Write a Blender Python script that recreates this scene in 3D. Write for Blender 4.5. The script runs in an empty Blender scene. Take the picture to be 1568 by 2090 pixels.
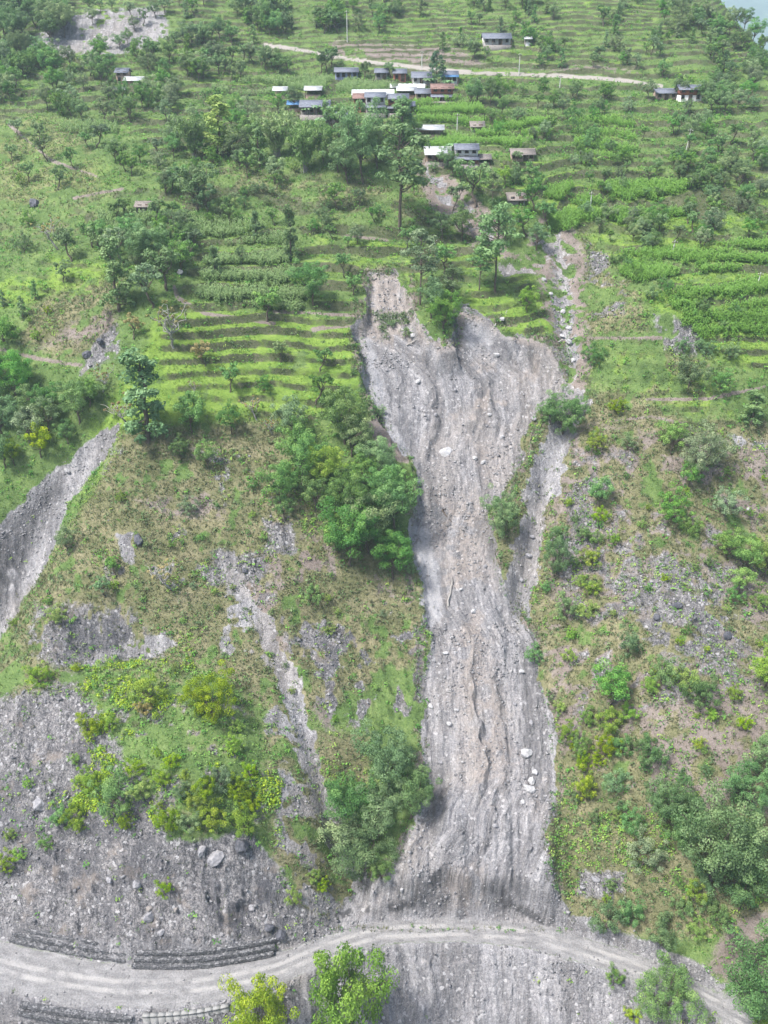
import bpy, math, random, time
import numpy as np
from mathutils import Vector, Matrix, Euler

T0 = time.time()
R = math.radians
scene = bpy.context.scene
col = scene.collection

# ------------------------------------------------------------------ camera
F_PX, PITCH, CAM_Z = 1885.0, R(-28.0), 200.0      # focal length for a 2090 px tall frame
cam_data = bpy.data.cameras.new('camera')
cam_data.sensor_fit = 'VERTICAL'
cam_data.sensor_height = 24.0
cam_data.lens = 24.0 * F_PX / 2090.0
cam_data.clip_start, cam_data.clip_end = 1.0, 12000.0
cam = bpy.data.objects.new('camera', cam_data)
cam.location = (0, 0, CAM_Z)
cam.rotation_euler = (math.pi / 2 + PITCH, 0, 0)
col.objects.link(cam)
scene.camera = cam

# ------------------------------------------------------------------ sky, sun, exposure
SUN_ELEV, SUN_AZ = R(60), R(238)       # azimuth measured clockwise from +Y (uphill): behind the camera, left
world = bpy.data.worlds.new('World')
scene.world = world
world.use_nodes = True
wn = world.node_tree
wn.nodes.clear()
w_out = wn.nodes.new('ShaderNodeOutputWorld')
w_bg = wn.nodes.new('ShaderNodeBackground')
w_sky = wn.nodes.new('ShaderNodeTexSky')
w_sky.sky_type = 'NISHITA'
w_sky.sun_disc = False
w_sky.sun_elevation = SUN_ELEV
w_sky.sun_rotation = SUN_AZ
w_sky.air_density, w_sky.dust_density, w_sky.ozone_density = 1.0, 3.5, 1.0
w_bg.inputs['Strength'].default_value = 0.055
wn.links.new(w_sky.outputs[0], w_bg.inputs['Color'])
wn.links.new(w_bg.outputs[0], w_out.inputs['Surface'])
sun_data = bpy.data.lights.new('sun', 'SUN')
sun_data.energy = 1.5
sun_data.angle = R(10)
sun_data.color = (1.0, 0.982, 0.968)
sun = bpy.data.objects.new('sun', sun_data)
sd_ = Vector((math.sin(SUN_AZ) * math.cos(SUN_ELEV), math.cos(SUN_AZ) * math.cos(SUN_ELEV), math.sin(SUN_ELEV)))
sun.rotation_euler = (-sd_).to_track_quat('-Z', 'Y').to_euler()
sun.location = (0, 0, 400)
col.objects.link(sun)
scene.view_settings.view_transform = 'Standard'
scene.view_settings.look = 'None'
scene.view_settings.gamma = 1.0
scene.view_settings.exposure = 2.18
scene.render.engine = 'CYCLES'
cy = scene.cycles
cy.use_denoising = True
cy.max_bounces = 5
cy.diffuse_bounces = 3
cy.glossy_bounces = 1
cy.transmission_bounces = 3
cy.transparent_max_bounces = 6
cy.volume_bounces = 1
cy.use_adaptive_sampling = True
cy.adaptive_threshold = 0.02

# ------------------------------------------------------------------ numpy helpers
rng = np.random.default_rng(7)
random.seed(7)


def hash2(ix, iy, seed):
    h = (ix.astype(np.int64) * 374761393 + iy.astype(np.int64) * 668265263 + seed * 2246822519) & 0xFFFFFFFF
    h = ((h ^ (h >> 13)) * 1274126177) & 0xFFFFFFFF
    return ((h ^ (h >> 16)) & 0xFFFFFF).astype(np.float64) / 0xFFFFFF


def vnoise(x, y, seed=0):
    ix, iy = np.floor(x), np.floor(y)
    fx, fy = x - ix, y - iy
    fx = fx * fx * fx * (fx * (fx * 6 - 15) + 10)
    fy = fy * fy * fy * (fy * (fy * 6 - 15) + 10)
    a, b = hash2(ix, iy, seed), hash2(ix + 1, iy, seed)
    c, d = hash2(ix, iy + 1, seed), hash2(ix + 1, iy + 1, seed)
    return a + (b - a) * fx + (c - a) * fy + (a - b - c + d) * fx * fy


def fbm(x, y, octv=4, seed=0, gain=0.5):
    s, amp, tot = 0.0, 1.0, 0.0
    for o in range(octv):
        s = s + amp * (vnoise(x * 2 ** o + 17.3 * o, y * 2 ** o - 9.1 * o, seed + o) * 2 - 1)
        tot += amp
        amp *= gain
    return s / tot


def ridged(x, y, octv=4, seed=0):
    s, amp, tot = 0.0, 1.0, 0.0
    for o in range(octv):
        n = 1 - np.abs(vnoise(x * 2 ** o + 5.3 * o, y * 2 ** o + 3.7 * o, seed + o) * 2 - 1)
        s = s + amp * n * n
        tot += amp
        amp *= 0.5
    return s / tot


def sst(a, b, x):
    t = np.clip((x - a) / (b - a), 0, 1)
    return t * t * (3 - 2 * t)


def poly_sd(u, v, poly):
    """signed distance to a polygon, negative inside"""
    p = np.array(poly, float)
    d2 = np.full(np.shape(u), 1e18)
    inside = np.zeros(np.shape(u), bool)
    n = len(p)
    for i in range(n):
        a, b = p[i], p[(i + 1) % n]
        e = b - a
        wu, wv = u - a[0], v - a[1]
        t = np.clip((wu * e[0] + wv * e[1]) / (e @ e), 0, 1)
        d2 = np.minimum(d2, (wu - e[0] * t) ** 2 + (wv - e[1] * t) ** 2)
        c = ((a[1] > v) != (b[1] > v))
        den = (b[1] - a[1]) if b[1] != a[1] else 1e-9
        inside ^= c & (u < (b[0] - a[0]) * (v - a[1]) / den + a[0])
    d = np.sqrt(d2)
    return np.where(inside, -d, d)


def line_d(u, v, line):
    """distance to a polyline and position along it (0..1)"""
    p = np.array(line, float)
    best = np.full(np.shape(u), 1e18)
    tt = np.zeros(np.shape(u))
    L = np.concatenate([[0], np.cumsum(np.hypot(*(p[1:] - p[:-1]).T))])
    for i in range(len(p) - 1):
        a, b = p[i], p[i + 1]
        e = b - a
        wu, wv = u - a[0], v - a[1]
        t = np.clip((wu * e[0] + wv * e[1]) / (e @ e), 0, 1)
        d2 = (wu - e[0] * t) ** 2 + (wv - e[1] * t) ** 2
        m = d2 < best
        best = np.where(m, d2, best)
        tt = np.where(m, (L[i] + t * (L[i + 1] - L[i])) / L[-1], tt)
    return np.sqrt(best), tt


CP, SP = math.cos(PITCH), math.sin(PITCH)


def project(x, y, z):
    """world (z relative to the camera) -> photograph pixel"""
    dep = np.maximum(y * CP + z * SP, 1.0)
    upc = -y * SP + z * CP
    return 784 + F_PX * x / dep, 1045 - F_PX * upc / dep


def pixel_ray(u, v):
    a, b = (u - 784) / F_PX, (1045 - v) / F_PX
    d = np.array([a, CP - b * SP, SP + b * CP])
    return d / np.linalg.norm(d)


# ------------------------------------------------------------------ the big shape of the hillside
ROAD_PX = [(-420, 1800), (-200, 1910), (0, 1972), (130, 1998), (255, 2016), (408, 2012), (561, 1982), (663, 1936), (768, 1903), (921, 1897),
           (1074, 1907), (1176, 1934), (1278, 1967), (1380, 2008), (1482, 2060), (1600, 2128), (1800, 2200)]
RZ = -120.0
road_w = []
for (pu, pv) in ROAD_PX:
    d = pixel_ray(pu, pv)
    t = RZ / d[2]
    road_w.append((d[0] * t, d[1] * t))
road_w = np.array(road_w)
_xs = np.linspace(-140, 140, 561)
_ys = np.interp(_xs, road_w[:, 0], road_w[:, 1])
_k = np.exp(-np.linspace(-2, 2, 25) ** 2)
_k /= _k.sum()
_ys = np.convolve(np.pad(_ys, 12, mode='edge'), _k, 'valid')
_hwx = np.array([-60, -42, -30, -18, -8, 0, 12, 25, 40, 60.0])
_hw = np.array([3.5, 3.3, 2.9, 2.6, 2.1, 1.8, 1.8, 2.2, 2.1, 2.1])

YC = 92.0
PROF = np.array([(-400, -205), (-260, -236), (-100, -224), (-60, -190), (-25, -150), (-3.5, -121.5), (0, -120), (3.5, -118), (83.5, -50), (132, -28),
                 (188, -14.2), (243, 13.0), (330, 54), (420, 92), (520, 105), (700, 30), (1000, -80), (2500, -200)], float)
_pd = np.linspace(-400, 2500, 5801)
_pz = np.interp(_pd, PROF[:, 0], PROF[:, 1])
_g = np.exp(-np.linspace(-2.5, 2.5, 21) ** 2)
_g /= _g.sum()
_pz = np.convolve(np.pad(_pz, 10, mode='edge'), _g, 'valid')

SLIDE_LR = np.array([(560, 752, 822), (600, 745, 834), (640, 740, 880), (680, 730, 1050), (720, 735, 1140), (760, 738, 1150),
                     (800, 750, 1145), (850, 775, 1100), (900, 800, 1075), (950, 835, 1060), (1000, 850, 1040), (1050, 845, 1000),
                     (1100, 828, 1005), (1150, 836, 1015), (1230, 850, 1036), (1300, 870, 1085), (1350, 865, 1100), (1400, 855, 1110),
                     (1500, 860, 1130), (1600, 868, 1140), (1650, 850, 1125), (1700, 830, 1110), (1750, 810, 1116), (1800, 745, 1124),
                     (1850, 690, 1150), (1905, 640, 1185)], float)
SLIDE = ([(l, v) for v, l, r in SLIDE_LR] + [(r, v) for v, l, r in SLIDE_LR[::-1] if v > 720] +
         [(1140, 722), (1118, 698), (1060, 686), (1010, 662), (972, 642), (936, 634), (932, 700), (905, 702), (872, 690), (850, 650), (836, 600), (822, 560)])
GULLY_R = [(1172, 820), (1150, 870), (1122, 930), (1105, 1000), (1082, 1100), (1068, 1170), (1052, 1250)]
SCAR_L = [(245, 862), (205, 880), (130, 945), (60, 1000), (8, 1060), (-80, 1110), (-160, 1300), (-60, 1360), (0, 1300), (60, 1205),
          (112, 1110), (150, 1015), (200, 955), (238, 905)]
UP_CHUTE = [(882, 350), (905, 395), (955, 440), (990, 475)]
UP_CHUTE2 = [(1040, 545), (1085, 540), (1128, 490), (1150, 545), (1148, 600), (1152, 660), (1165, 730), (1150, 790)]
RILL = [(462, 1140), (490, 1200), (545, 1290), (590, 1390), (625, 1500), (650, 1600), (690, 1700), (735, 1800)]


def base_height(x, y):
    s = np.interp(x, _xs, _ys)
    fade = 1 - sst(15, 75, y - s)
    fade = np.where(y < s, 1.0, fade)
    D = y - YC - (s - YC) * fade
    z = np.interp(D, _pd, _pz)
    # the hillside turns away to the right at the top, and the left side falls into a side valley
    z = z - 66 * sst(90, 150, x - 0.06 * (y - 300)) * sst(266, 370, y)
    z = z - 90 * sst(335, 430, y) * sst(70, 130, x)
    z = z - 0.0009 * np.maximum(np.abs(x) - 150, 0) ** 2
    z = z - 10 * sst(-42, -120, x) * sst(120, 150, y) * (1 - sst(210, 260, y))
    z = z + 2.2 * fbm(x / 60, y / 60, 3, 3) * sst(100, 130, y) + 1.1 * fbm(x / 17, y / 17, 3, 8) * sst(96, 115, y)
    return z


def road_terms(x, y):
    s = np.interp(x, _xs, _ys)
    hw = np.interp(x, _hwx, _hw)
    return y - s, hw


def bump_at(u, v, cu, cv, ru, rv):
    return np.exp(-(((u - cu) / ru) ** 2 + ((v - cv) / rv) ** 2))


UPROAD = [(540, 92), (610, 101), (690, 117), (760, 127), (880, 141), (980, 149), (1100, 153), (1200, 158), (1290, 166), (1350, 176)]


def surface(x, y):
    """full relief; returns height (relative to camera) and terrain-only helpers"""
    z = base_height(x, y)
    u, v = project(x, y, z)
    # bulges and hollows (metres)
    z = z + 4.5 * bump_at(u, v, 300, 860, 130, 300) + 5.0 * bump_at(u, v, 380, 1640, 210, 190) + 2.5 * bump_at(u, v, 560, 1000, 160, 200)
    z = z - 4.0 * bump_at(u, v, 705, 1760, 60, 170) - 2.0 * bump_at(u, v, 980, 800, 230, 200)
    z = z + 4.0 * bump_at(u, v, 1330, 1480, 170, 260) + 4.0 * bump_at(u, v, 1430, 640, 190, 130) - 2.5 * bump_at(u, v, 1190, 620, 60, 130)
    z = z - 2.5 * bump_at(u, v, 1535, 1930, 40, 90)
    z = z - 3.0 * bump_at(u, v, 250, 1310, 120, 50)
    # terraces: contour steps
    tw = np.zeros_like(z)
    for poly, soft, wgt in TERRACES:
        tw = np.maximum(tw, wgt * sst(soft, -soft, poly_sd(u, v, poly) + 14 * fbm(x / 12, y / 12, 2, 21)))
    h = 2.0 - 0.35 * sst(195, 225, y) - 0.35 * sst(265, 300, y)
    tw = tw * (0.62 + 0.38 * sst(-0.35, 0.25, fbm(x / 22, y / 9, 3, 35)))
    zz = z + 1.7 * fbm(x / 30, y / 30, 2, 31) + 0.75 * fbm(x / 11, y / 11, 3, 33)
    k = zz / h
    fr = k - np.floor(k)
    st = np.where(fr < 0.72, 0.22 * fr, 0.1584 + (fr - 0.72) / 0.28 * 0.8416)
    z = z + tw * h * (st - fr + 0.32)
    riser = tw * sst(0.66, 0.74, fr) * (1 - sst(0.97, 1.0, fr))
    # left scar, right gully, rill, small gullies
    gd, gt = line_d(u, v, [(250, 850), (170, 925), (80, 1030), (10, 1150), (-60, 1290), (-200, 1500)])
    z = z - (2.0 + 6.0 * sst(0, .5, gt)) * np.exp(-(gd / (45 + 40 * gt)) ** 2)
    gd, gt = line_d(u, v, GULLY_R)
    z = z - (0.9 + 1.7 * sst(0, .35, gt)) * np.exp(-((gd + 9 * fbm(x / 3, y / 3, 3, 43)) / 24) ** 2)
    gd, gt = line_d(u, v, RILL)
    z = z - (0.6 + 0.9 * gt) * np.exp(-(gd / (26 - 10 * gt)) ** 2)
    gd, gt = line_d(u, v, [(1568, 1880), (1530, 1920), (1480, 1985), (1440, 2020)])
    z = z - 1.2 * np.exp(-(gd / 22) ** 2)
    gd, gt = line_d(u, v, UP_CHUTE)
    z = z - 0.8 * np.exp(-(gd / 25) ** 2)
    gd, gt = line_d(u, v, UP_CHUTE2)
    z = z - 1.2 * np.exp(-(gd / 26) ** 2)
    # the main slide
    sd = poly_sd(u, v, SLIDE) + 30 * fbm(x / 6, y / 6, 5, 41, 0.6)
    ins = sst(3, -14, sd)
    c = np.interp(v, SLIDE_LR[:, 0], (SLIDE_LR[:, 1] + SLIDE_LR[:, 2]) / 2)
    hh = np.interp(v, SLIDE_LR[:, 0], (SLIDE_LR[:, 2] - SLIDE_LR[:, 1]) / 2)
    q = (u - c) / hh
    dep = np.interp(v, [540, 600, 640, 700, 800, 1000, 1150, 1250, 1400, 1800, 1860], [0.8, 1.6, 2.6, 3.6, 3.6, 3.2, 2.6, 1.4, 0.3, 0.0, 0.0])
    z = z - dep * ins
    fan = np.interp(v, [1200, 1350, 1600, 1800, 1850], [0, 1.6, 2.0, 2.4, 2.0])
    z = z + fan * np.clip(1 - q * q, 0, 1) * ins
    qm = q * hh / 13.0                                        # metres across
    wob = 0.35 * fbm(x / 7, y / 7, 3, 50) + 0.30 * fbm(x / 1.6, y / 1.6, 2, 52)
    gate = 0.25 + 1.1 * sst(-0.2, 0.35, fbm(x / 8, y / 14, 3, 53))
    rill = ridged(qm / 3.2 + wob, v / 260, 3, 51)
    z = z + ins * (gate * 1.55 * (rill - 0.5) * sst(600, 760, v) + 0.75 * (1.3 - gate) * (ridged(qm / 0.9 + 2 * wob, v / 90, 3, 55) - .5))
    # toe of the slide: an undercut step above the road
    tv = 1836 + 26 * fbm(u / 45, u * 0, 4, 61) + 26 * ((u - 950) / 200) ** 2 * (u > 950)
    toe = sst(735, 800, u) * sst(1170, 1120, u)
    z = z + toe * (3.2 + 1.6 * fbm(u / 30, u * 0, 3, 63)) * sst(5, -3, v - tv) * sst(1560, 1800, v)
    # upper road bench
    rd, rt = line_d(u, v, UPROAD)
    uprd = sst(7, 3.5, rd)
    # surface roughness
    sl = ins
    crag = CRAG(x, y, u, v)
    rough = np.maximum(sl * 0.45, crag)
    z = z + sl * 0.45 * (1.1 * (ridged(x / 4.5, y / 3.5, 4, 71) - .45) + 0.7 * (ridged(x / 1.4, y / 1.2, 3, 75) - .45))
    cg = crag * (1 - sl)
    z = z + cg * (3.0 * (ridged(x / 11 + 0.3 * fbm(x / 6, y / 6, 2, 70), y / 14, 3, 72) - .45) + 1.7 * (ridged(x / 3.6 + y / 9, y / 3.0, 4, 73) - .45) + 0.4 * (ridged(x / 1.3, y / 1.0, 3, 75) - .45))
    z = z + cg * sst(1380, 1500, v) * 1.1 * (ridged(x / 3.4 + 0.6 * fbm(x / 5, y / 5, 2, 79), y / 22, 3, 80) - 0.5)
    led = vnoise(x / 7, y / 7, 77)
    zl = (z + 0.5 * fbm(x / 4, y / 4, 2, 78) + 0.35 * x) / 1.3
    z = z + cg * sst(0.40, 0.60, led) * 1.1 * (sst(0.55, 0.95, zl - np.floor(zl)) - (zl - np.floor(zl)))
    z = z + (0.28 * fbm(x / 2.6, y / 2.6, 3, 81)) * (1 - 0.6 * tw) * sst(95, 100, y)
    lump = vnoise(x / 0.55, y / 0.5, 91)
    z = z + np.maximum(sl * 0.4 * sst(-0.1, 0.3, fbm(x / 6, y / 9, 3, 92)), crag * 0.6) * 0.25 * sst(0.62, 0.95, lump) * sst(320, 200, y)
    # main road bench cut into the slope
    D, hw = road_terms(x, y)
    ed = 0.35 * fbm(x / 2.5, y / 2.5, 3, 95)
    up = sst(hw + ed + 0.1, hw + ed + 1.6, D)
    dn = sst(-hw - ed - 0.1, -hw - ed - 1.8, D)
    rut = -0.05 * (np.exp(-((np.abs(D) - 0.75) / 0.28) ** 2)) + 0.05 * fbm(x / 1.2, y / 1.2, 2, 97)
    rz = RZ + rut + 0.02 * D
    onroad = (1 - up) * (1 - dn)
    z = np.where(D > 0, rz * (1 - up) + np.maximum(z, RZ) * up, rz * (1 - dn) + np.minimum(z, RZ) * dn)
    return z, dict(lip=tw * sst(0.16, 0.03, fr), riser=riser, tw=tw, slide=ins, crag=crag, onroad=onroad, uprd=uprd, q=q, qm=qm, u0=u, v0=v)


TERRACES = [
    ([(385, 470), (745, 455), (742, 845), (560, 880), (325, 835), (335, 700), (375, 600)], 22, 1.0),
    ([(255, 360), (640, 380), (745, 470), (385, 520), (150, 500), (140, 440)], 20, 0.9),
    ([(-400, -400), (2000, -400), (2000, 430), (1100, 430), (880, 350), (560, 300), (330, 330), (200, 240), (-400, 235)], 20, 1.0),
    ([(1090, 380), (2000, 380), (2000, 800), (1540, 770), (1440, 735), (1330, 620), (1240, 560), (1170, 470)], 20, 1.0),
    ([(420, 330), (800, 340), (880, 420), (640, 420), (440, 400)], 25, 0.6),
    ([(640, 400), (900, 420), (1000, 500), (1130, 600), (1120, 690), (930, 620), (830, 560), (745, 560)], 20, 1.0),
    ([(1180, 690), (1330, 680), (1500, 790), (1500, 880), (1250, 860), (1180, 800)], 20, 0.55),
    ([(-100, 420), (230, 480), (200, 640), (-100, 660)], 25, 0.5),
]

# bare, broken rock (photo pixels on the hillside): polygon, softness, strength
CRAGS = [
    (SCAR_L, 10, 0.9),
    ([(30, 1420), (150, 1395), (225, 1480), (205, 1560), (110, 1640), (330, 1640), (340, 1715), (520, 1705), (560, 1760), (610, 1850),
      (700, 1880), (640, 1925), (560, 1940), (380, 1985), (270, 1975), (40, 1915), (-200, 1860), (-160, 1500)], 16, 0.75),
    ([(385, 1660), (530, 1700), (575, 1830), (560, 1930), (400, 1900)], 20, 1.0),
    ([(560, 1250), (700, 1230), (870, 1250), (868, 1420), (800, 1500), (680, 1480), (600, 1380)], 30, 0.65),
    ([(540, 1060), (600, 1060), (605, 1125), (555, 1130)], 10, 0.9),
    ([(430, 1110), (540, 1130), (560, 1200), (430, 1190)], 22, 0.8),
    ([(80, 1240), (260, 1230), (330, 1330), (130, 1360), (60, 1320)], 25, 0.8),
    ([(1290, 1210), (1480, 1200), (1540, 1330), (1400, 1350), (1290, 1320)], 30, 0.8),
    ([(1330, 640), (1440, 650), (1440, 730), (1350, 720)], 18, 0.8),
    ([(1190, 480), (1260, 520), (1300, 640), (1200, 660)], 20, 0.5),
    ([(820, 1060), (880, 1060), (905, 1290), (850, 1290)], 12, 0.5),
    ([(1175, 1770), (1280, 1780), (1270, 1840), (1170, 1830)], 14, 0.8),
    ([(190, 690), (240, 660), (245, 720), (160, 770)], 10, 0.9),
]


def CRAG(x, y, u, v):
    w = np.zeros_like(x)
    n = 18 * fbm(x / 5, y / 5, 3, 111)
    for poly, soft, wgt in CRAGS:
        w = np.maximum(w, wgt * sst(soft, -soft, poly_sd(u, v, poly) + n))
    D, hw = road_terms(x, y)
    w = np.maximum(w, 0.7 * sst(-1.5, -3, D))
    return w

# ------------------------------------------------------------------ terrain grid: a fan that is dense where the photograph looks
def grid_axis():
    ys = [-320, -250, -190, -140, -100, -60, -30, -5, 15, 30, 42, 52, 60, 66, 70]
    yv = 72.0
    while yv < 470:
        ys.append(yv)
        if yv < 78:
            yv += 0.6
        elif yv < 175:
            yv += 0.235
        elif yv < 235:
            yv += 0.235 + (yv - 175) / 60 * 0.16
        elif yv < 345:
            yv += 0.40 + (yv - 235) / 110 * 0.35
        else:
            yv += 0.75 + (yv - 345) / 125 * 6
    ys += [490, 520, 560, 610, 680, 760, 860, 1000]
    s = np.linspace(-0.47, 0.47, 640)
    outer = np.array([0.48, 0.495, 0.515, 0.54, 0.57, 0.61, 0.66, 0.72, 0.8, 0.9, 1.05, 1.3])
    s = np.concatenate([-outer[::-1], s, outer])
    return np.array(ys, float), s


_ys_ax, _s_ax = grid_axis()
WID = np.maximum(_ys_ax, 76) + 12.0            # x = s * WID(y)
GX = _s_ax[None, :] * WID[:, None]
GY = np.repeat(_ys_ax[:, None], len(_s_ax), 1)
gx, gy = GX.ravel(), GY.ravel()
gz, A = surface(gx, gy)
NR, NC = GX.shape
GZ = gz.reshape(NR, NC)
gu, gv = project(gx, gy, gz)
print('terrain', NR, NC, NR * NC, round(time.time() - T0, 1))


def ground(x, y):
    """height (relative to camera) of the finished mesh at x, y (arrays)"""
    x = np.atleast_1d(np.asarray(x, float))
    y = np.atleast_1d(np.asarray(y, float))
    i = np.clip(np.searchsorted(_ys_ax, y) - 1, 0, NR - 2)
    fy = np.clip((y - _ys_ax[i]) / (_ys_ax[i + 1] - _ys_ax[i]), 0, 1)
    w = np.maximum(y, 76) + 12.0
    s = x / w
    j = np.clip(np.searchsorted(_s_ax, s) - 1, 0, NC - 2)
    fx = np.clip((s - _s_ax[j]) / (_s_ax[j + 1] - _s_ax[j]), 0, 1)
    return ((GZ[i, j] * (1 - fx) + GZ[i, j + 1] * fx) * (1 - fy) + (GZ[i + 1, j] * (1 - fx) + GZ[i + 1, j + 1] * fx) * fy)


_ts = np.concatenate([np.arange(95, 260, 0.35), np.arange(260, 520, 0.8)])


def hit(u, v):
    """where the sight line through a photograph pixel meets the hillside -> x, y, z(rel), distance"""
    d = pixel_ray(u, v)
    px, py, pz = d[0] * _ts, d[1] * _ts, d[2] * _ts
    below = pz < ground(px, py)
    k = int(np.argmax(below)) if below.any() else len(_ts) - 1
    t = _ts[k]
    for dt in np.linspace(-0.8 if t > 260 else -0.35, 0, 9):
        tt = t + dt
        if d[2] * tt < ground(d[0] * tt, d[1] * tt)[0]:
            t = tt
            break
    x, y = d[0] * t, d[1] * t
    return x, y, float(ground(x, y)[0]), t


# ------------------------------------------------------------------ what covers the ground (masks evaluated on the hillside)
M = {k: np.zeros(len(gx)) for k in ('rock', 'shale', 'soil', 'dry', 'bright', 'road', 'riser', 'dark', 'tan', 'pale')}
nA = fbm(gx / 9, gy / 7, 4, 201)
nB = fbm(gx / 3.2, gy / 2.6, 4, 211)
nC = fbm(gx / 1.3, gy / 1.1, 3, 221)
nD = fbm(gx / 30, gy / 30, 3, 231)


def cover(key, poly, soft=15, amt=1.0, breakup=0.0, jag=18):
    """paint one kind of ground over a polygon with a ragged edge; breakup lets what lies under show through in patches"""
    sdv = poly_sd(gu, gv, poly) + jag * (0.6 * nA + 0.7 * nB + 0.35 * nC)
    w = amt * sst(soft, -soft, sdv)
    if breakup:
        w = w * sst(0.30 - 0.9 * breakup, 0.60 - 0.9 * breakup, nA * 0.5 + nB * 0.7 + nC * 0.4)
    M[key] = np.maximum(M[key], w)


def clear(keys, poly, soft=12, jag=14):
    w = sst(soft, -soft, poly_sd(gu, gv, poly) + jag * (0.6 * nA + 0.7 * nB))
    for k in keys:
        M[k] *= 1 - w


def cover_line(key, line, w0, w1, amt=1.0, jag=8, breakup=0.0):
    d, t = line_d(gu, gv, line)
    wd = w0 + (w1 - w0) * t
    w = amt * sst(1.25, 0.75, (d + jag * (nB + 0.6 * nC)) / wd)
    if breakup:
        w = w * sst(-0.35, 0.15, nB + nC * 0.6)
    M[key] = np.maximum(M[key], w)


# dry and mixed slopes
cover('dry', [(130, 590), (260, 560), (230, 700), (130, 740), (40, 700), (60, 620)], 30, 0.9, 0.8)
cover('dry', [(-200, 200), (180, 230), (240, 420), (150, 500), (-200, 520)], 40, 0.55, 0.6)
cover('dry', [(240, 880), (560, 860), (620, 1000), (860, 1160), (880, 1330), (600, 1480), (420, 1360), (60, 1360), (20, 1280), (180, 1010)], 30, 1.0, 0.95)
cover('dry', [(640, 1130), (850, 1160), (870, 1250), (640, 1240)], 25, 1.0)
cover('dry', [(0, 1300), (160, 1340), (120, 1640), (-200, 1700), (-200, 1400)], 30, .8, 0.6)
cover('dry', [(1090, 830), (1260, 800), (1400, 860), (1600, 860), (1600, 1920), (1170, 1900), (1090, 1700), (1060, 1300), (1000, 1060)], 30, 1.0, 1.0)
cover('dry', [(1180, 700), (1420, 690), (1520, 800), (1330, 860), (1180, 800)], 30, .6, 0.5)
cover('dry', [(1180, 470), (1300, 560), (1330, 680), (1190, 690)], 20, .8, 0.7)
cover('dry', [(640, 330), (900, 360), (890, 470), (620, 460), (380, 400), (420, 330)], 40, .6, 0.5)
cover('soil', [(270, 1020), (420, 1000), (480, 1060), (350, 1060)], 18, 0.8, 0.7)
cover('soil', [(420, 1150), (640, 1080), (860, 1240), (870, 1450), (660, 1500), (560, 1330)], 40, 0.9, 0.45)
cover('soil', [(1110, 850), (1600, 900), (1600, 1700), (1240, 1650), (1110, 1500)], 40, 0.8, 0.55)
cover('dry', [(540, 1480), (760, 1500), (760, 1900), (560, 1900)], 30, .9, .9)
cover('soil', [(1230, 1420), (1500, 1430), (1490, 1580), (1260, 1520)], 35, 0.9, 0.6)
cover('soil', [(1480, 1880), (1600, 1850), (1600, 2060), (1440, 1990)], 25, 0.9, 0.9)
cover('soil', [(740, 860), (800, 850), (840, 940), (780, 920)], 14, 1.0)
cover('soil', [(150, 650), (240, 620), (240, 690), (60, 720)], 25, 0.8, 0.7)
cover('soil', [(670, 80), (930, 95), (1010, 140), (860, 136), (680, 112)], 12, 0.9, 0.8)
cover('soil', [(1000, 140), (1340, 165), (1320, 150), (1250, 130), (1000, 125)], 10, .7, .7)
cover('soil', [(700, 226), (850, 224), (850, 238), (700, 240)], 6, .8, .7)
cover('soil', [(600, 228), (690, 226), (690, 238), (600, 240)], 6, .7, .7)
cover('soil', [(800, 160), (940, 162), (940, 176), (800, 174)], 5, .8, .7)
cover('soil', [(860, 326), (1005, 330), (1005, 345), (860, 342)], 6, .8, .8)
cover('soil', [(840, 200), (930, 200), (930, 212), (840, 212)], 5, .7, .7)
# bright short grass
cover('bright', [(330, 620), (735, 660), (742, 830), (560, 860), (240, 870), (190, 870), (300, 700)], 20, 1.0, 0.98)
cover('bright', [(180, 860), (330, 800), (330, 900), (420, 1000), (380, 1120), (230, 1120), (160, 1060), (190, 940)], 26, 0.75, 0.75)
cover('bright', [(100, 520), (220, 540), (210, 600), (100, 620)], 20, 1.0, 0.9)
cover('bright', [(-100, 560), (110, 560), (120, 620), (-100, 650)], 20, .8, 0.7)
cover('bright', [(0, 240), (90, 210), (130, 260), (260, 370), (200, 400), (-60, 450), (-60, 300)], 30, .6, 0.6)
cover('bright', [(870, 600), (1000, 590), (1130, 650), (1130, 692), (1060, 684), (1000, 655), (930, 630)], 12, 1.0, 0.95)
cover('bright', [(640, 440), (1000, 500), (1130, 580), (1130, 690), (900, 600), (640, 560)], 30, 0.7, 0.6)
cover('bright', [(1190, 700), (1340, 720), (1480, 790), (1500, 850), (1380, 850), (1200, 780)], 20, .8, 0.6)
cover('bright', [(1440, 640), (1600, 640), (1600, 780), (1480, 740)], 14, .9, 0.8)
cover('bright', [(1050, 370), (1600, 390), (1600, 760), (1440, 740), (1260, 570)], 20, .7, 0.7)
cover('bright', [(200, 0), (250, 90), (200, 110), (160, 110)], 14, .6)
cover('bright', [(150, 1360), (460, 1330), (560, 1480), (560, 1700), (330, 1700), (230, 1560)], 30, .25, 0.5)
cover('dry', [(100, 1360), (480, 1330), (570, 1480), (570, 1710), (320, 1710), (180, 1560)], 30, .6, .5)
cover('shale', [(200, 1380), (460, 1400), (550, 1500), (560, 1690), (330, 1690), (230, 1560)], 20, .8, .4)
cover('bright', [(960, 30), (1600, 60), (1600, 200), (980, 140)], 30, .35, 0.5)
cover('bright', [(990, 1060), (1060, 1060), (1060, 1180), (1010, 1200)], 15, .45, .6)
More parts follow.
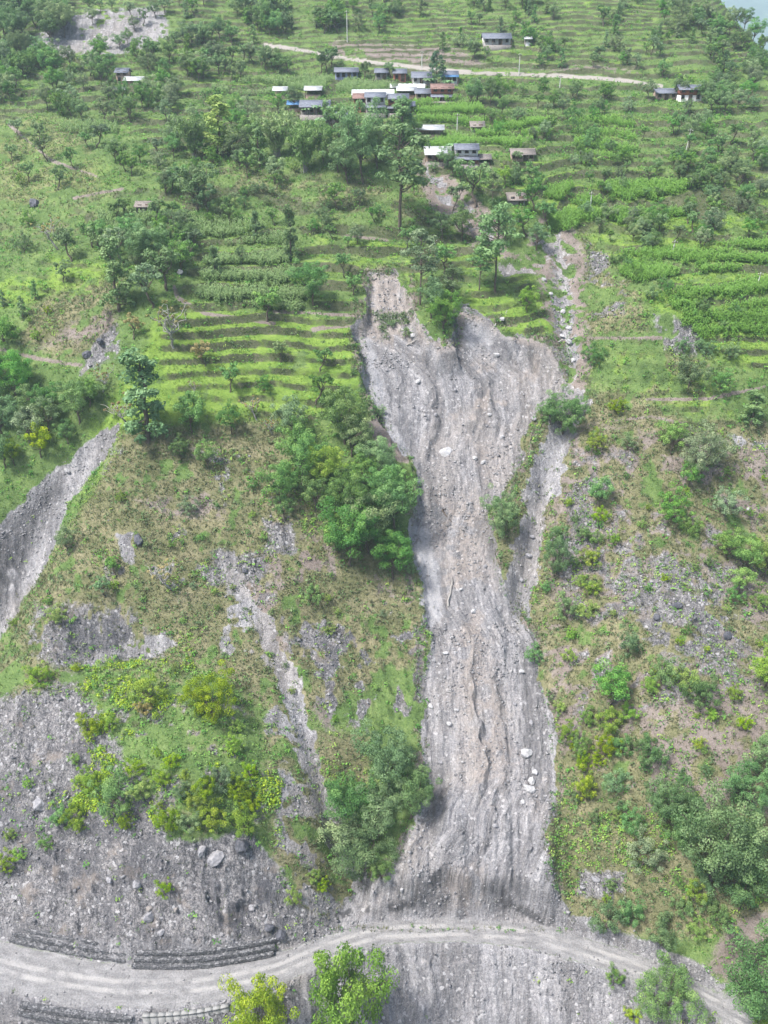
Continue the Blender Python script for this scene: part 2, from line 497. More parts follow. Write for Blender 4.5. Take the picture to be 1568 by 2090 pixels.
# bare rock
cover('shale', [(30, 1420), (150, 1395), (225, 1480), (205, 1560), (110, 1640), (330, 1640), (340, 1715), (520, 1705), (560, 1760), (610, 1850),
                (700, 1880), (640, 1925), (560, 1940), (380, 1985), (270, 1975), (40, 1915), (-200, 1860), (-160, 1500)], 16, 1.0)
cover('shale', [(0, 1420), (150, 1380), (330, 1640), (-200, 1850), (-200, 1500)], 30, 0.9, 0.7)
cover('shale', [(560, 1250), (700, 1230), (870, 1250), (868, 1450), (800, 1500), (680, 1480), (600, 1380)], 30, 1.0, 0.5)
cover('shale', [(540, 1060), (600, 1060), (605, 1125), (555, 1130)], 12, 1.0)
cover('shale', [(430, 1110), (540, 1130), (560, 1200), (430, 1190)], 22, .9, 0.6)
cover('shale', [(70, 1230), (260, 1230), (340, 1340), (130, 1370), (50, 1330)], 25, .9, .75)
cover('shale', [(1280, 1200), (1480, 1200), (1540, 1330), (1400, 1350), (1290, 1330)], 30, .9, 0.65)
cover('shale', [(1190, 480), (1260, 520), (1300, 640), (1200, 660)], 20, .8, 0.5)
cover('shale', [(1330, 640), (1440, 650), (1440, 730), (1350, 720)], 18, .8, .7)
cover('shale', [(1175, 1770), (1280, 1780), (1270, 1840), (1170, 1830)], 14, .9, .8)
cover('shale', [(190, 690), (240, 660), (245, 720), (160, 770)], 10, .9, .8)
cover('shale', [(1150, 900), (1300, 900), (1330, 1100), (1200, 1250), (1120, 1200)], 30, .7, .35)
cover('shale', [(1160, 950), (1500, 1000), (1560, 1400), (1160, 1500)], 30, .7, .42)
cover('dark', [(-100, 1480), (200, 1480), (330, 1660), (560, 1760), (600, 1850), (300, 1950), (-100, 1880)], 40, .5, .42)
cover('shale', [(200, 900), (560, 900), (600, 1250), (200, 1250)], 30, .7, .22)
cover_line('rock', GULLY_R, 32, 24, 1.0, 24)
cover('rock', SCAR_L, 9, 1.0, 0, 14)
cover_line('rock', RILL, 15, 20, 0.85, 18)
cover('rock', [(455, 1180), (500, 1200), (530, 1300), (600, 1420), (630, 1560), (560, 1560), (515, 1490), (565, 1420), (530, 1350), (470, 1345), (430, 1330), (460, 1260)], 14, .75, .62)
cover('rock', [(150, 1345), (340, 1290), (365, 1318), (280, 1352), (180, 1365)], 12, 1.0, .9)
cover('rock', [(560, 1560), (650, 1600), (700, 1760), (700, 1890), (610, 1860), (560, 1740)], 25, .9, .6)
cover('rock', [(130, 25), (335, 15), (345, 85), (240, 110), (130, 118), (50, 95)], 12, .95, .9)
cover('rock', [(240, 1090), (265, 1090), (275, 1145), (255, 1145)], 8, .9)
cover_line('rock', UP_CHUTE, 16, 22, .9, 10, 0.8)
cover_line('rock', UP_CHUTE2[:3], 24, 20, .95, 10, 0.9)
cover_line('rock', UP_CHUTE2[2:], 30, 26, .75, 28, 0.7)
cover_line('soil', UP_CHUTE, 36, 42, 1.0, 14, .9)
cover('soil', [(860, 350), (900, 345), (1010, 440), (1020, 490), (960, 480), (880, 420)], 12, 1.0, .95)
cover('soil', [(990, 460), (1050, 520), (1100, 520), (1130, 480), (1160, 500), (1130, 560), (1040, 560)], 14, .9, .75)
cover_line('soil', UP_CHUTE2[2:], 58, 50, .9, 26, .8)
cover('rock', [(1480, 880), (1568, 900), (1568, 930), (1500, 912)], 10, .8, .7)
sds = poly_sd(gu, gv, SLIDE)
sl_mask = sst(5, -5, sds + 30 * fbm(gx / 6, gy / 6, 5, 41, 0.6) + 5 * nC)
M['rock'] = np.maximum(M['rock'], sl_mask)
# weathered light faces and tan silt on the slide
cover('tan', [(930, 1060), (990, 1060), (1010, 1350), (1060, 1560), (1000, 1640), (950, 1600), (920, 1350), (905, 1150)], 60, .7, .6)
cover('tan', [(900, 1760), (1000, 1760), (990, 1860), (900, 1860)], 25, .6, .7)
cover('tan', [(1070, 1560), (1130, 1560), (1120, 1680), (1090, 1680)], 30, .5, .6)
cover('tan', [(800, 600), (850, 620), (930, 710), (860, 700)], 14, .8, .8)
cover('tan', [(960, 900), (1055, 900), (1050, 1000), (990, 1010)], 20, .5)
cover('pale', [(735, 690), (760, 690), (790, 850), (870, 1000), (835, 960), (740, 780)], 10, .9)
cover('pale', [(820, 1060), (880, 1075), (910, 1250), (880, 1290), (850, 1230)], 14, .9)
cover('pale', [(940, 640), (1010, 665), (1000, 720), (940, 700)], 14, .6)
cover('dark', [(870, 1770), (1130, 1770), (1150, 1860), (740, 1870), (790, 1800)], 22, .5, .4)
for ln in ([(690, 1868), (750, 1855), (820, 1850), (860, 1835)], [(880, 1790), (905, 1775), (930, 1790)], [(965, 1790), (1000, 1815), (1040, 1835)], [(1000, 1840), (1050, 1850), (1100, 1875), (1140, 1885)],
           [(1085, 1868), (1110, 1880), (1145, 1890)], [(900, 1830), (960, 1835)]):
    cover_line('dark', ln, 9, 10, 1.0, 9, 0.7)  # shade of the undercut hollows, with damp rock, painted dark along the toe
for ln, w in (([(905, 1110), (905, 1200), (908, 1290)], 5), ([(1062, 1290), (1075, 1400), (1090, 1560), (1092, 1620)], 6), ([(985, 1060), (1005, 1130)], 7), ([(860, 1330), (852, 1450)], 7), ([(1000, 770), (975, 850), (965, 900)], 5),
              ([(930, 660), (935, 720)], 8), ([(790, 760), (830, 860), (860, 960), (900, 1060)], 5), ([(900, 1560), (890, 1700)], 5)):
    cover_line('dark', ln, w * 1.8, w * 2.2, 0.45, 20)
tornband = sst(1850, 1815, gv) * sst(34, 2, sds) * sst(-4, 2, sds) * sst(-0.25, 0.2, nB + 0.5 * nA)
M['soil'] = np.maximum(M['soil'], 0.85 * tornband)
rim = sst(-26, -6, sds) * sst(2, -3, sds) * sst(800, 690, gv)
M['tan'] = np.maximum(M['tan'], rim * (0.8 + 0.4 * nB))
cover('tan', [(745, 565), (835, 565), (860, 650), (930, 710), (870, 740), (740, 690)], 20, .8, .6)
cover('tan', [(870, 1000), (1010, 1000), (1010, 1250), (900, 1250)], 40, .6, .6)
cover('tan', [(940, 720), (1130, 720), (1100, 860), (1000, 900), (900, 860)], 40, .6, .5)
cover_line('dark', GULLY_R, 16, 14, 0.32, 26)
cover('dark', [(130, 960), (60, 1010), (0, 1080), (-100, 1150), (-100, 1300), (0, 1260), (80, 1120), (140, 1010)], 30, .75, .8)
cover('dark', [(420, 1800), (560, 1780), (600, 1880), (560, 1930), (430, 1900)], 30, .75, .7)
cover('dark', [(100, 1250), (260, 1240), (330, 1330), (130, 1360)], 25, .6, .6)
cover('dark', [(640, 1250), (860, 1260), (850, 1440), (660, 1450)], 30, .6, .4)
# grey slope under the road, and the road itself
D_, HW_ = road_terms(gx, gy)
edge = 0.5 * nB + 0.3 * nC
M['shale'] = np.maximum(M['shale'], sst(-2.0, -3.2, D_ + edge) * sst(60, 30, gx))
below_r = sst(-2.2, -3.2, D_ + edge) * sst(26, 38, gx + 6 * nA)
M['rock'] = np.maximum(M['rock'], sst(-2.2, -3.0, D_ + edge) * sst(-16, -10, gx) * sst(40, 30, gx + 5 * nA))
M['dry'] = np.maximum(M['dry'], 0.9 * below_r)
M['road'] = sst(0.55, -0.25, np.abs(D_) - HW_ + edge * 0.8)
M['rock'] = np.maximum(M['rock'], sst(2.2, 0.8, np.abs(D_) - HW_ + edge) * (1 - M['road']))
rd_, rt_ = line_d(gu, gv, UPROAD)
M['uproad'] = sst(4.8, 2.8, rd_ + 1.5 * nB)
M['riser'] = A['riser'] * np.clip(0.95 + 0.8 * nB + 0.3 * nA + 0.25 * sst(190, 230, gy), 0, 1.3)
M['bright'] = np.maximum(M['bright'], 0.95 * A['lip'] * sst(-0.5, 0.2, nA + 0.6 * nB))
for k in ('riser',):
    M[k] *= (1 - M['rock']) * (1 - M['shale'])
# narrow footpaths
for ln, wd in (([(20, 255), (60, 290), (110, 330), (200, 360)], 3), ([(0, 712), (60, 728), (130, 742), (165, 745)], 4), ([(355, 585), (365, 610), (420, 640), (560, 660)], 4),
               ([(640, 672), (735, 664)], 4), ([(560, 635), (735, 645)], 4), ([(1320, 815), (1440, 815), (1560, 790)], 4), ([(1160, 1320), (1100, 1340)], 4),
               ([(1200, 690), (1350, 690)], 3), ([(1240, 860), (1330, 850), (1420, 870)], 3), ([(150, 405), (250, 385)], 3), ([(700, 480), (790, 490)], 3)):
    cover_line('soil', ln, wd, wd, 0.8, 2)

# ------------------------------------------------------------------ node-material toolkit
def new_mat(name):
    m = bpy.data.materials.new(name)
    m.use_nodes = True
    m.node_tree.nodes.clear()
    return m, m.node_tree


class NT:
    def __init__(self, name):
        self.m, self.t = new_mat(name)
        self.out = self.n('ShaderNodeOutputMaterial')

    def n(self, kind, **kw):
        nd = self.t.nodes.new(kind)
        for k, val in kw.items():
            setattr(nd, k, val)
        return nd

    def l(self, a, b):
        self.t.links.new(a, b)

    def val(self, sock, v):
        if hasattr(v, 'is_output') or isinstance(v, bpy.types.NodeSocket):
            self.l(v, sock)
        else:
            sock.default_value = v

    def math(self, op, a, b=None, clamp=False):
        nd = self.n('ShaderNodeMath', operation=op, use_clamp=clamp)
        self.val(nd.inputs[0], a)
        if b is not None:
            self.val(nd.inputs[1], b)
        return nd.outputs[0]

    def mix(self, fac, a, b, mode='MIX'):
        nd = self.n('ShaderNodeMix', data_type='RGBA', blend_type=mode)
        self.val(nd.inputs[0], fac)
        for s, v in ((nd.inputs[6], a), (nd.inputs[7], b)):
            if isinstance(v, (tuple, list)):
                s.default_value = (*v[:3], 1)
            else:
                self.l(v, s)
        return nd.outputs[2]

    def noise(self, vec, scale, detail=4, rough=0.55, col=False):
        nd = self.n('ShaderNodeTexNoise')
        nd.inputs['Scale'].default_value = scale
        nd.inputs['Detail'].default_value = detail
        nd.inputs['Roughness'].default_value = rough
        if vec is not None:
            self.l(vec, nd.inputs['Vector'])
        return nd.outputs[1 if col else 0]

    def vor(self, vec, scale, feature='F1', out='Distance', rnd=1.0):
        nd = self.n('ShaderNodeTexVoronoi', feature=feature)
        nd.inputs['Scale'].default_value = scale
        nd.inputs['Randomness'].default_value = rnd
        if vec is not None:
            self.l(vec, nd.inputs['Vector'])
        return nd.outputs[out]

    def ramp(self, fac, stops, interp='LINEAR'):
        nd = self.n('ShaderNodeValToRGB')
        e = nd.color_ramp.elements
        nd.color_ramp.interpolation = interp
        while len(e) < len(stops):
            e.new(0.5)
        for i, (p, c) in enumerate(stops):
            e[i].position = p
            e[i].color = (*c, 1) if len(c) == 3 else c
        self.val(nd.inputs[0], fac)
        return nd.outputs[0]

    def rng(self, v, a, b, c=0.0, d=1.0):
        nd = self.n('ShaderNodeMapRange', interpolation_type='SMOOTHSTEP')
        self.val(nd.inputs[0], v)
        for i, k in enumerate((a, b, c, d)):
            nd.inputs[i + 1].default_value = k
        return nd.outputs[0]

    def attr(self, name, out='Fac'):
        nd = self.n('ShaderNodeAttribute', attribute_name=name)
        return nd.outputs[out]

    def bump(self, h, dist=0.2, strength=1.0, normal=None):
        nd = self.n('ShaderNodeBump')
        nd.inputs['Distance'].default_value = dist
        nd.inputs['Strength'].default_value = strength
        self.l(h, nd.inputs['Height'])
        if normal is not None:
            self.l(normal, nd.inputs['Normal'])
        return nd.outputs[0]

    def bsdf(self, color, rough=0.9, normal=None, spec=0.2):
        nd = self.n('ShaderNodeBsdfPrincipled')
        if isinstance(color, (tuple, list)):
            nd.inputs['Base Color'].default_value = (*color[:3], 1)
        else:
            self.l(color, nd.inputs['Base Color'])
        self.val(nd.inputs['Roughness'], rough)
        nd.inputs['Specular IOR Level'].default_value = spec
        if normal is not None:
            self.l(normal, nd.inputs['Normal'])
        return nd

    def done(self, sh):
        self.l(sh.outputs[0], self.out.inputs['Surface'])
        return self.m


def terrain_material():
    N = NT('hillside_ground')
    P = N.n('ShaderNodeNewGeometry').outputs['Position']
    flow = N.attr('flow', 'Vector')
    n_big = N.noise(P, 0.045, 3)
    n_mid = N.noise(P, 0.28, 4, 0.6)
    n_fin = N.noise(P, 1.3, 4, 0.65)
    n_vfn = N.noise(P, 4.2, 3, 0.7)

    def edge(name, w=0.22, k=0.9):
        s = N.math('ADD', N.attr(name), N.math('MULTIPLY', N.math('SUBTRACT', N.math('ADD', N.math('MULTIPLY', n_fin, 0.6), N.math('MULTIPLY', n_vfn, 0.4)), 0.5), k))
        return N.rng(s, 0.5 - w, 0.5 + w)
    # grass
    gsel = N.math('ADD', N.math('MULTIPLY', n_mid, 0.55), N.math('MULTIPLY', n_vfn, 0.45))
    grass = N.ramp(gsel, [(0.30, (0.035, 0.060, 0.019)), (0.46, (0.079, 0.130, 0.038)), (0.58, (0.128, 0.187, 0.058)), (0.72, (0.211, 0.244, 0.105))])
    bright = N.ramp(gsel, [(0.30, (0.059, 0.109, 0.021)), (0.45, (0.128, 0.213, 0.034)), (0.58, (0.186, 0.281, 0.044)), (0.70, (0.264, 0.343, 0.084))])
    dry = N.ramp(gsel, [(0.28, (0.055, 0.062, 0.03)), (0.45, (0.125, 0.130, 0.062)), (0.6, (0.215, 0.195, 0.115)), (0.76, (0.33, 0.29, 0.20))])
    soil = N.ramp(gsel, [(0.28, (0.088, 0.070, 0.060)), (0.5, (0.188, 0.156, 0.136)), (0.72, (0.296, 0.256, 0.232))])
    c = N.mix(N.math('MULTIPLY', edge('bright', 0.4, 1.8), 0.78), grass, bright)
    c = N.mix(edge('dry', 0.3, 1.6), c, dry)
    c = N.mix(edge('soil', 0.24, 1.6), c, soil)
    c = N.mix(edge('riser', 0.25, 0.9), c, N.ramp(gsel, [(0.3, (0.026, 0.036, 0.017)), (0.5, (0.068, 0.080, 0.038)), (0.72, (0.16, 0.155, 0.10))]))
    # rock: grey phyllite rubble with pale stones, stretched along the fall line on the slide
    stones = N.vor(P, 2.6, 'F1', 'Color')
    stones_d = N.vor(P, 2.6)
    stones2 = N.vor(P, 6.0, 'F1', 'Color')
    sep = N.n('ShaderNodeSeparateColor')
    N.l(stones, sep.inputs[0])
    sep2 = N.n('ShaderNodeSeparateColor')
    N.l(stones2, sep2.inputs[0])
    streak = N.math('ADD', N.math('MULTIPLY', N.noise(flow, 0.55, 4, 0.6), 0.45), N.math('MULTIPLY', N.noise(flow, 2.6, 5, 0.7), 0.55))
    rsel = N.math('ADD', N.math('ADD', N.math('MULTIPLY', streak, 0.62), N.math('MULTIPLY', N.math('ADD', N.math('MULTIPLY', n_vfn, 0.5), N.math('MULTIPLY', n_fin, 0.5)), 0.28)), N.math('MULTIPLY', sep2.outputs[0], 0.10))
    rock = N.ramp(rsel, [(0.36, (0.063, 0.062, 0.065)), (0.44, (0.155, 0.152, 0.157)), (0.52, (0.242, 0.236, 0.240)), (0.63, (0.370, 0.360, 0.358))])
    damp = N.noise(flow, 0.22, 4, 0.6)
    rock = N.mix(N.rng(damp, 0.40, 0.56, 0.6, 0), rock, N.ramp(rsel, [(0.36, (0.040, 0.039, 0.041)), (0.52, (0.130, 0.124, 0.124)), (0.63, (0.24, 0.23, 0.225))]))
    rock = N.mix(N.rng(n_big, 0.50, 0.62, 0, 0.45), rock, N.ramp(rsel, [(0.33, (0.125, 0.112, 0.10)), (0.5, (0.265, 0.24, 0.22)), (0.64, (0.40, 0.37, 0.345))]))
    rock = N.mix(N.rng(sep.outputs[0], 0.94, 0.98, 0, 0.6), rock, (0.432, 0.421, 0.418))
    rock = N.mix(N.rng(sep.outputs[1], 0.92, 0.98, 0, 0.4), rock, (0.094, 0.094, 0.104))
    rock = N.mix(N.math('MULTIPLY', edge('tan', 0.5, 1.8), 0.7), rock, N.ramp(rsel, [(0.3, (0.194, 0.162, 0.137)), (0.7, (0.360, 0.310, 0.270))]))
    rock = N.mix(N.math('MULTIPLY', edge('pale', 0.35), 0.6), rock, N.ramp(rsel, [(0.3, (0.259, 0.259, 0.270)), (0.7, (0.403, 0.400, 0.410))]))
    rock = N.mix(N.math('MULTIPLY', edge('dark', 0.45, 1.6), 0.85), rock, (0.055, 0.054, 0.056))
    ssel = N.math('ADD', N.math('ADD', N.math('MULTIPLY', streak, 0.42), N.math('MULTIPLY', n_fin, 0.40)), N.math('MULTIPLY', sep2.outputs[1], 0.18))
    shale = N.ramp(ssel, [(0.34, (0.033, 0.033, 0.036)), (0.44, (0.088, 0.086, 0.089)), (0.53, (0.158, 0.152, 0.153)), (0.66, (0.300, 0.288, 0.282))])
    shale = N.mix(N.rng(sep.outputs[2], 0.90, 0.97, 0, 0.75), shale, (0.374, 0.367, 0.367))
    shale = N.mix(N.rng(n_mid, 0.54, 0.68, 0, 0.55), shale, (0.215, 0.180, 0.150))
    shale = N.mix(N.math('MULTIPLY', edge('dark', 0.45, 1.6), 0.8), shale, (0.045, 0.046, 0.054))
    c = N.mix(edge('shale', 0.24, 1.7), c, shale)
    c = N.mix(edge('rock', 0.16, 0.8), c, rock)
    # roads
    rr = N.attr('roadline', 'Vector')
    sx = N.n('ShaderNodeSeparateXYZ')
    N.l(rr, sx.inputs[0])
    n_road = N.noise(rr, 1.0, 4, 0.6)
    road = N.ramp(N.math('ADD', N.math('MULTIPLY', n_road, 0.5), N.math('MULTIPLY', n_vfn, 0.5)), [(0.34, (0.130, 0.127, 0.127)), (0.5, (0.210, 0.205, 0.203)), (0.66, (0.310, 0.303, 0.298))])
    track = N.rng(N.math('ABSOLUTE', N.math('SUBTRACT', N.math('ABSOLUTE', N.math('ADD', sx.outputs[1], N.math('MULTIPLY', N.math('SUBTRACT', n_mid, 0.5), 0.5))), 0.75)), 0.55, 0.15)
    road = N.mix(N.math('MULTIPLY', N.math('MULTIPLY', track, N.rng(n_mid, 0.35, 0.6)), 0.55), road, (0.40, 0.385, 0.365))
    c = N.mix(edge('road', 0.25, 0.8), c, road)
    c = N.mix(edge('uproad', 0.3, 1.0), c, (0.30, 0.275, 0.245))
    # relief
    rk = N.math('MAXIMUM', N.attr('rock'), N.attr('shale'), True)
    h_rock = N.math('ADD', N.math('MULTIPLY', N.math('SUBTRACT', 1.0, stones_d), 0.18), N.math('ADD', N.math('MULTIPLY', N.vor(P, 6.0), -0.16), N.math('MULTIPLY', streak, 0.9)))
    h_grass = N.math('ADD', N.math('MULTIPLY', n_fin, 0.45), N.math('MULTIPLY', n_vfn, 0.30))
    hm = N.n('ShaderNodeMix', data_type='FLOAT')
    N.l(rk, hm.inputs[0])
    N.l(h_grass, hm.inputs[2])
    N.l(h_rock, hm.inputs[3])
    nb = N.bump(hm.outputs[0], 0.55, 0.75)
    return N.done(N.bsdf(c, 0.92, nb, 0.15))


MAT_GROUND = terrain_material()

# ------------------------------------------------------------------ build the ground as adjoining structures (slope, slide, scar, roads)
ATTRS = ('rock', 'shale', 'soil', 'dry', 'bright', 'road', 'riser', 'dark', 'tan', 'pale', 'uproad')
flow = np.stack([A['qm'] * 1.3 + 0.5 * nB, gv / 130.0, np.zeros_like(gx)], 1)
notsl = 1 - sst(20, 0, sds)
flow = flow * (1 - notsl[:, None]) + np.stack([gx * 1.0 + 0.8 * nB, gy * 0.10 + gz * 0.05, np.zeros_like(gx)], 1) * notsl[:, None]
rline = np.stack([gx * 0.35, D_, np.zeros_like(gx)], 1)
ii = np.arange(NR * NC).reshape(NR, NC)
quads = np.stack([ii[:-1, :-1], ii[:-1, 1:], ii[1:, 1:], ii[1:, :-1]], -1).reshape(-1, 4)
cls = np.zeros(len(quads), int)
qa = lambda a: a[quads].mean(1)
cls[qa(poly_sd(gu, gv, SCAR_L) + 8 * nB) < 0] = 2
cls[qa(sl_mask) > 0.5] = 1
cls[(qa(np.abs(D_) - HW_ + edge * 0.8) < 0.2)] = 3
cls[qa(M['uproad']) > 0.5] = 4


def grid_object(name, sel):
    q = quads[sel]
    used, inv = np.unique(q, return_inverse=True)
    me = bpy.data.meshes.new(name)
    me.vertices.add(len(used))
    co = np.stack([gx[used], gy[used], gz[used] + CAM_Z], 1)
    me.vertices.foreach_set('co', co.ravel().astype(np.float32))
    me.loops.add(q.size)
    me.loops.foreach_set('vertex_index', inv.ravel().astype(np.int32))
    me.polygons.add(len(q))
    me.polygons.foreach_set('loop_start', np.arange(0, q.size, 4, dtype=np.int32))
    me.polygons.foreach_set('use_smooth', np.ones(len(q), bool))
    me.update(calc_edges=True)
    for k in ATTRS:
        a = me.attributes.new(k, 'FLOAT', 'POINT')
        a.data.foreach_set('value', M[k][used].astype(np.float32))
    for k, arr in (('flow', flow), ('roadline', rline)):
        a = me.attributes.new(k, 'FLOAT_VECTOR', 'POINT')
        a.data.foreach_set('vector', arr[used].ravel().astype(np.float32))
    me.materials.append(MAT_GROUND)
    o = bpy.data.objects.new(name, me)
    o['kind'] = 'structure'
    col.objects.link(o)
    return o


grid_object('hillside', cls == 0)
grid_object('landslide_scar', cls == 1)
grid_object('eroded_gully', cls == 2)
grid_object('dirt_road', cls == 3)
grid_object('upper_dirt_road', cls == 4)
print('ground built', round(time.time() - T0, 1))

# ------------------------------------------------------------------ foliage meshes
def mesh_from(name, verts, faces, mat, tint=None, smooth=False):
    """faces: (n,3) or (n,4) int array"""
    verts = np.asarray(verts, np.float32)
    faces = np.asarray(faces, np.int32)
    k = faces.shape[1]
    me = bpy.data.meshes.new(name)
    me.vertices.add(len(verts))
    me.vertices.foreach_set('co', verts.ravel())
    me.loops.add(faces.size)
    me.loops.foreach_set('vertex_index', faces.ravel())
    me.polygons.add(len(faces))
    me.polygons.foreach_set('loop_start', np.arange(0, faces.size, k, dtype=np.int32))
    if smooth:
        me.polygons.foreach_set('use_smooth', np.ones(len(faces), bool))
    me.update(calc_edges=True)
    if tint is not None:
        a = me.attributes.new('tint', 'FLOAT', 'POINT')
        a.data.foreach_set('value', np.asarray(tint, np.float32))
    if mat is not None:
        me.materials.append(mat)
    return me


def unit(v):
    return v / np.maximum(np.linalg.norm(v, axis=-1, keepdims=True), 1e-9)


def leaf_quads(pos, nrm, size, g, aspect=0.55, droop=0.0):
    """one folded-flat diamond leaf (or leaf spray) per position"""
    n = len(pos)
    t = unit(np.cross(nrm, g.normal(size=(n, 3))))
    if droop:
        t = unit(t + np.array([0, 0, -droop]))
    b = np.cross(nrm, t)
    size = np.asarray(size).reshape(-1, 1)
    a1, a2 = t * size * 0.5, b * size * 0.5 * aspect
    V = np.stack([pos - a1, pos + a2 - a1 * 0.1, pos + a1, pos - a2 - a1 * 0.1], 1).reshape(-1, 3)
    Fq = np.arange(4 * n).reshape(n, 4)
    return V, Fq


def tube(path, radii, sides=6):
    path = np.array(path, float)
    V, Fq = [], []
    for i, p in enumerate(path):
        d = unit((path[min(i + 1, len(path) - 1)] - path[max(i - 1, 0)])[None])[0]
        ref = np.array([1, 0, 0]) if abs(d[0]) < 0.8 else np.array([0, 1, 0])
        a = unit(np.cross(d, ref)[None])[0]
        b = np.cross(d, a)
        for k in range(sides):
            th = 2 * math.pi * k / sides
            V.append(p + radii[i] * (a * math.cos(th) + b * math.sin(th)))
    for i in range(len(path) - 1):
        for k in range(sides):
            k2 = (k + 1) % sides
            Fq.append((i * sides + k, i * sides + k2, (i + 1) * sides + k2, (i + 1) * sides + k))
    return V, Fq


class Geo:
    def __init__(self):
        self.V, self.F, self.n, self.T = [], [], 0, []

    def add(self, V, Fq, tint=None):
        V = np.asarray(V, float)
        self.V.append(V)
        self.F.append(np.asarray(Fq, int) + self.n)
        self.n += len(V)
        self.T.append(np.zeros(len(V)) if tint is None else np.broadcast_to(tint, (len(V),)))

    def mesh(self, name, mat, smooth=False):
        return mesh_from(name, np.concatenate(self.V), np.concatenate(self.F), mat, np.concatenate(self.T), smooth)


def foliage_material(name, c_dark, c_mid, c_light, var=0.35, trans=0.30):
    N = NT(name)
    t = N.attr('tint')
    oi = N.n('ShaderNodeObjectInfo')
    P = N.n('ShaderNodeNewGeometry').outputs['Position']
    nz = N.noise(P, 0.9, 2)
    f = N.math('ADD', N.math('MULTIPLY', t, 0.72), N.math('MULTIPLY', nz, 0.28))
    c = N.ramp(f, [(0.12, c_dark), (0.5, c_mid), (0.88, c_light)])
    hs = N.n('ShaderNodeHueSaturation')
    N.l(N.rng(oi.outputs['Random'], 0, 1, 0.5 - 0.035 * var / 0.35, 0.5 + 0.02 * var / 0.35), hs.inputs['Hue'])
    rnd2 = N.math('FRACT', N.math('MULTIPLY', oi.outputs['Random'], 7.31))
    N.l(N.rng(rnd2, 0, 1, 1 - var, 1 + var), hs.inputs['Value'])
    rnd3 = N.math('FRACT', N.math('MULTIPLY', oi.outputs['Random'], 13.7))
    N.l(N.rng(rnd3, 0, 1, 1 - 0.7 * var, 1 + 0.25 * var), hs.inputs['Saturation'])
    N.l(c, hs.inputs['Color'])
    d = N.bsdf(hs.outputs[0], 0.6, None, 0.25)
    tr = N.n('ShaderNodeBsdfTranslucent')
    N.l(N.mix(0.3, hs.outputs[0], (0.17, 0.32, 0.03)), tr.inputs['Color'])
    mx = N.n('ShaderNodeMixShader')
    mx.inputs[0].default_value = trans
    N.l(d.outputs[0], mx.inputs[1])
    N.l(tr.outputs[0], mx.inputs[2])
    return N.done(mx)


def bark_material(name, c1, c2):
    N = NT(name)
    P = N.n('ShaderNodeTexCoord').outputs['Object']
    nz = N.noise(P, 14, 4, 0.7)
    c = N.ramp(nz, [(0.3, c1), (0.7, c2)])
    return N.done(N.bsdf(c, 0.9, N.bump(nz, 0.05, 0.6), 0.1))


BARK = bark_material('bark_brown', (0.055, 0.042, 0.032), (0.17, 0.14, 0.115))
BARK_PALE = bark_material('bark_pale', (0.20, 0.185, 0.165), (0.42, 0.40, 0.37))
FOL = {
    'broad': foliage_material('leaves_fresh_green', (0.038, 0.119, 0.027), (0.111, 0.266, 0.055), (0.250, 0.430, 0.092), 0.2),
    'pale': foliage_material('leaves_grey_green', (0.068, 0.124, 0.056), (0.174, 0.270, 0.118), (0.336, 0.430, 0.200), 0.25),
    'dark': foliage_material('leaves_dull_green', (0.048, 0.114, 0.037), (0.124, 0.242, 0.082), (0.255, 0.393, 0.148), 0.22),
    'yellow': foliage_material('leaves_yellow_green', (0.075, 0.160, 0.006), (0.205, 0.335, 0.010), (0.400, 0.510, 0.025), 0.15),
    'lime': foliage_material('leaves_lime', (0.080, 0.176, 0.028), (0.200, 0.359, 0.053), (0.343, 0.464, 0.093), 0.18),
    'fresh': foliage_material('leaves_rich_green', (0.060, 0.140, 0.014), (0.150, 0.300, 0.034), (0.310, 0.480, 0.075), 0.02),
    'bamboo': foliage_material('leaves_bamboo', (0.090, 0.176, 0.056), (0.202, 0.328, 0.109), (0.344, 0.464, 0.178), 0.15),
    'rust': foliage_material('leaves_rusty', (0.132, 0.116, 0.037), (0.295, 0.256, 0.078), (0.450, 0.341, 0.132), 0.25),
    'conifer': foliage_material('leaves_deep_green', (0.029, 0.072, 0.038), (0.063, 0.134, 0.068), (0.111, 0.196, 0.095), 0.12),
    'banana': foliage_material('leaves_banana', (0.090, 0.192, 0.078), (0.209, 0.368, 0.155), (0.389, 0.464, 0.295), 0.15),
}


def clump(G, c, r, n, size, g, flat=0.75, tint0=0.5, aspect=0.55, droop=0.0, up=0.35):
    """a tuft of leaves round c"""
    d = unit(g.normal(size=(n, 3)) + np.array([0, 0, up]))
    rad = r * (0.45 + 0.55 * g.random((n, 1)) ** 0.5)
    pos = c + d * rad * np.array([1, 1, flat])
    nrm = unit(d + 0.55 * g.normal(size=(n, 3)) + np.array([0, 0, 0.35]))
    V, Fq = leaf_quads(pos, nrm, size * (0.65 + 0.7 * g.random(n)), g, aspect, droop)
    t = np.clip(tint0 + 0.28 * (g.random(n) - 0.5) + 0.12 * d[:, 2], 0, 1)
    G.add(V, Fq, np.repeat(t, 4))


def limb(G, p0, p1, r0, r1, g, bend=0.06, seg=4, sides=5):
    p0, p1 = np.array(p0, float), np.array(p1, float)
    L = np.linalg.norm(p1 - p0)
    pts = [p0 + (p1 - p0) * i / seg + (g.normal(size=3) * bend * L if 0 < i < seg else 0) for i in range(seg + 1)]
    rad = [r0 + (r1 - r0) * (i / seg) ** 0.8 for i in range(seg + 1)]
    G.add(*tube(pts, rad, sides))
    return pts


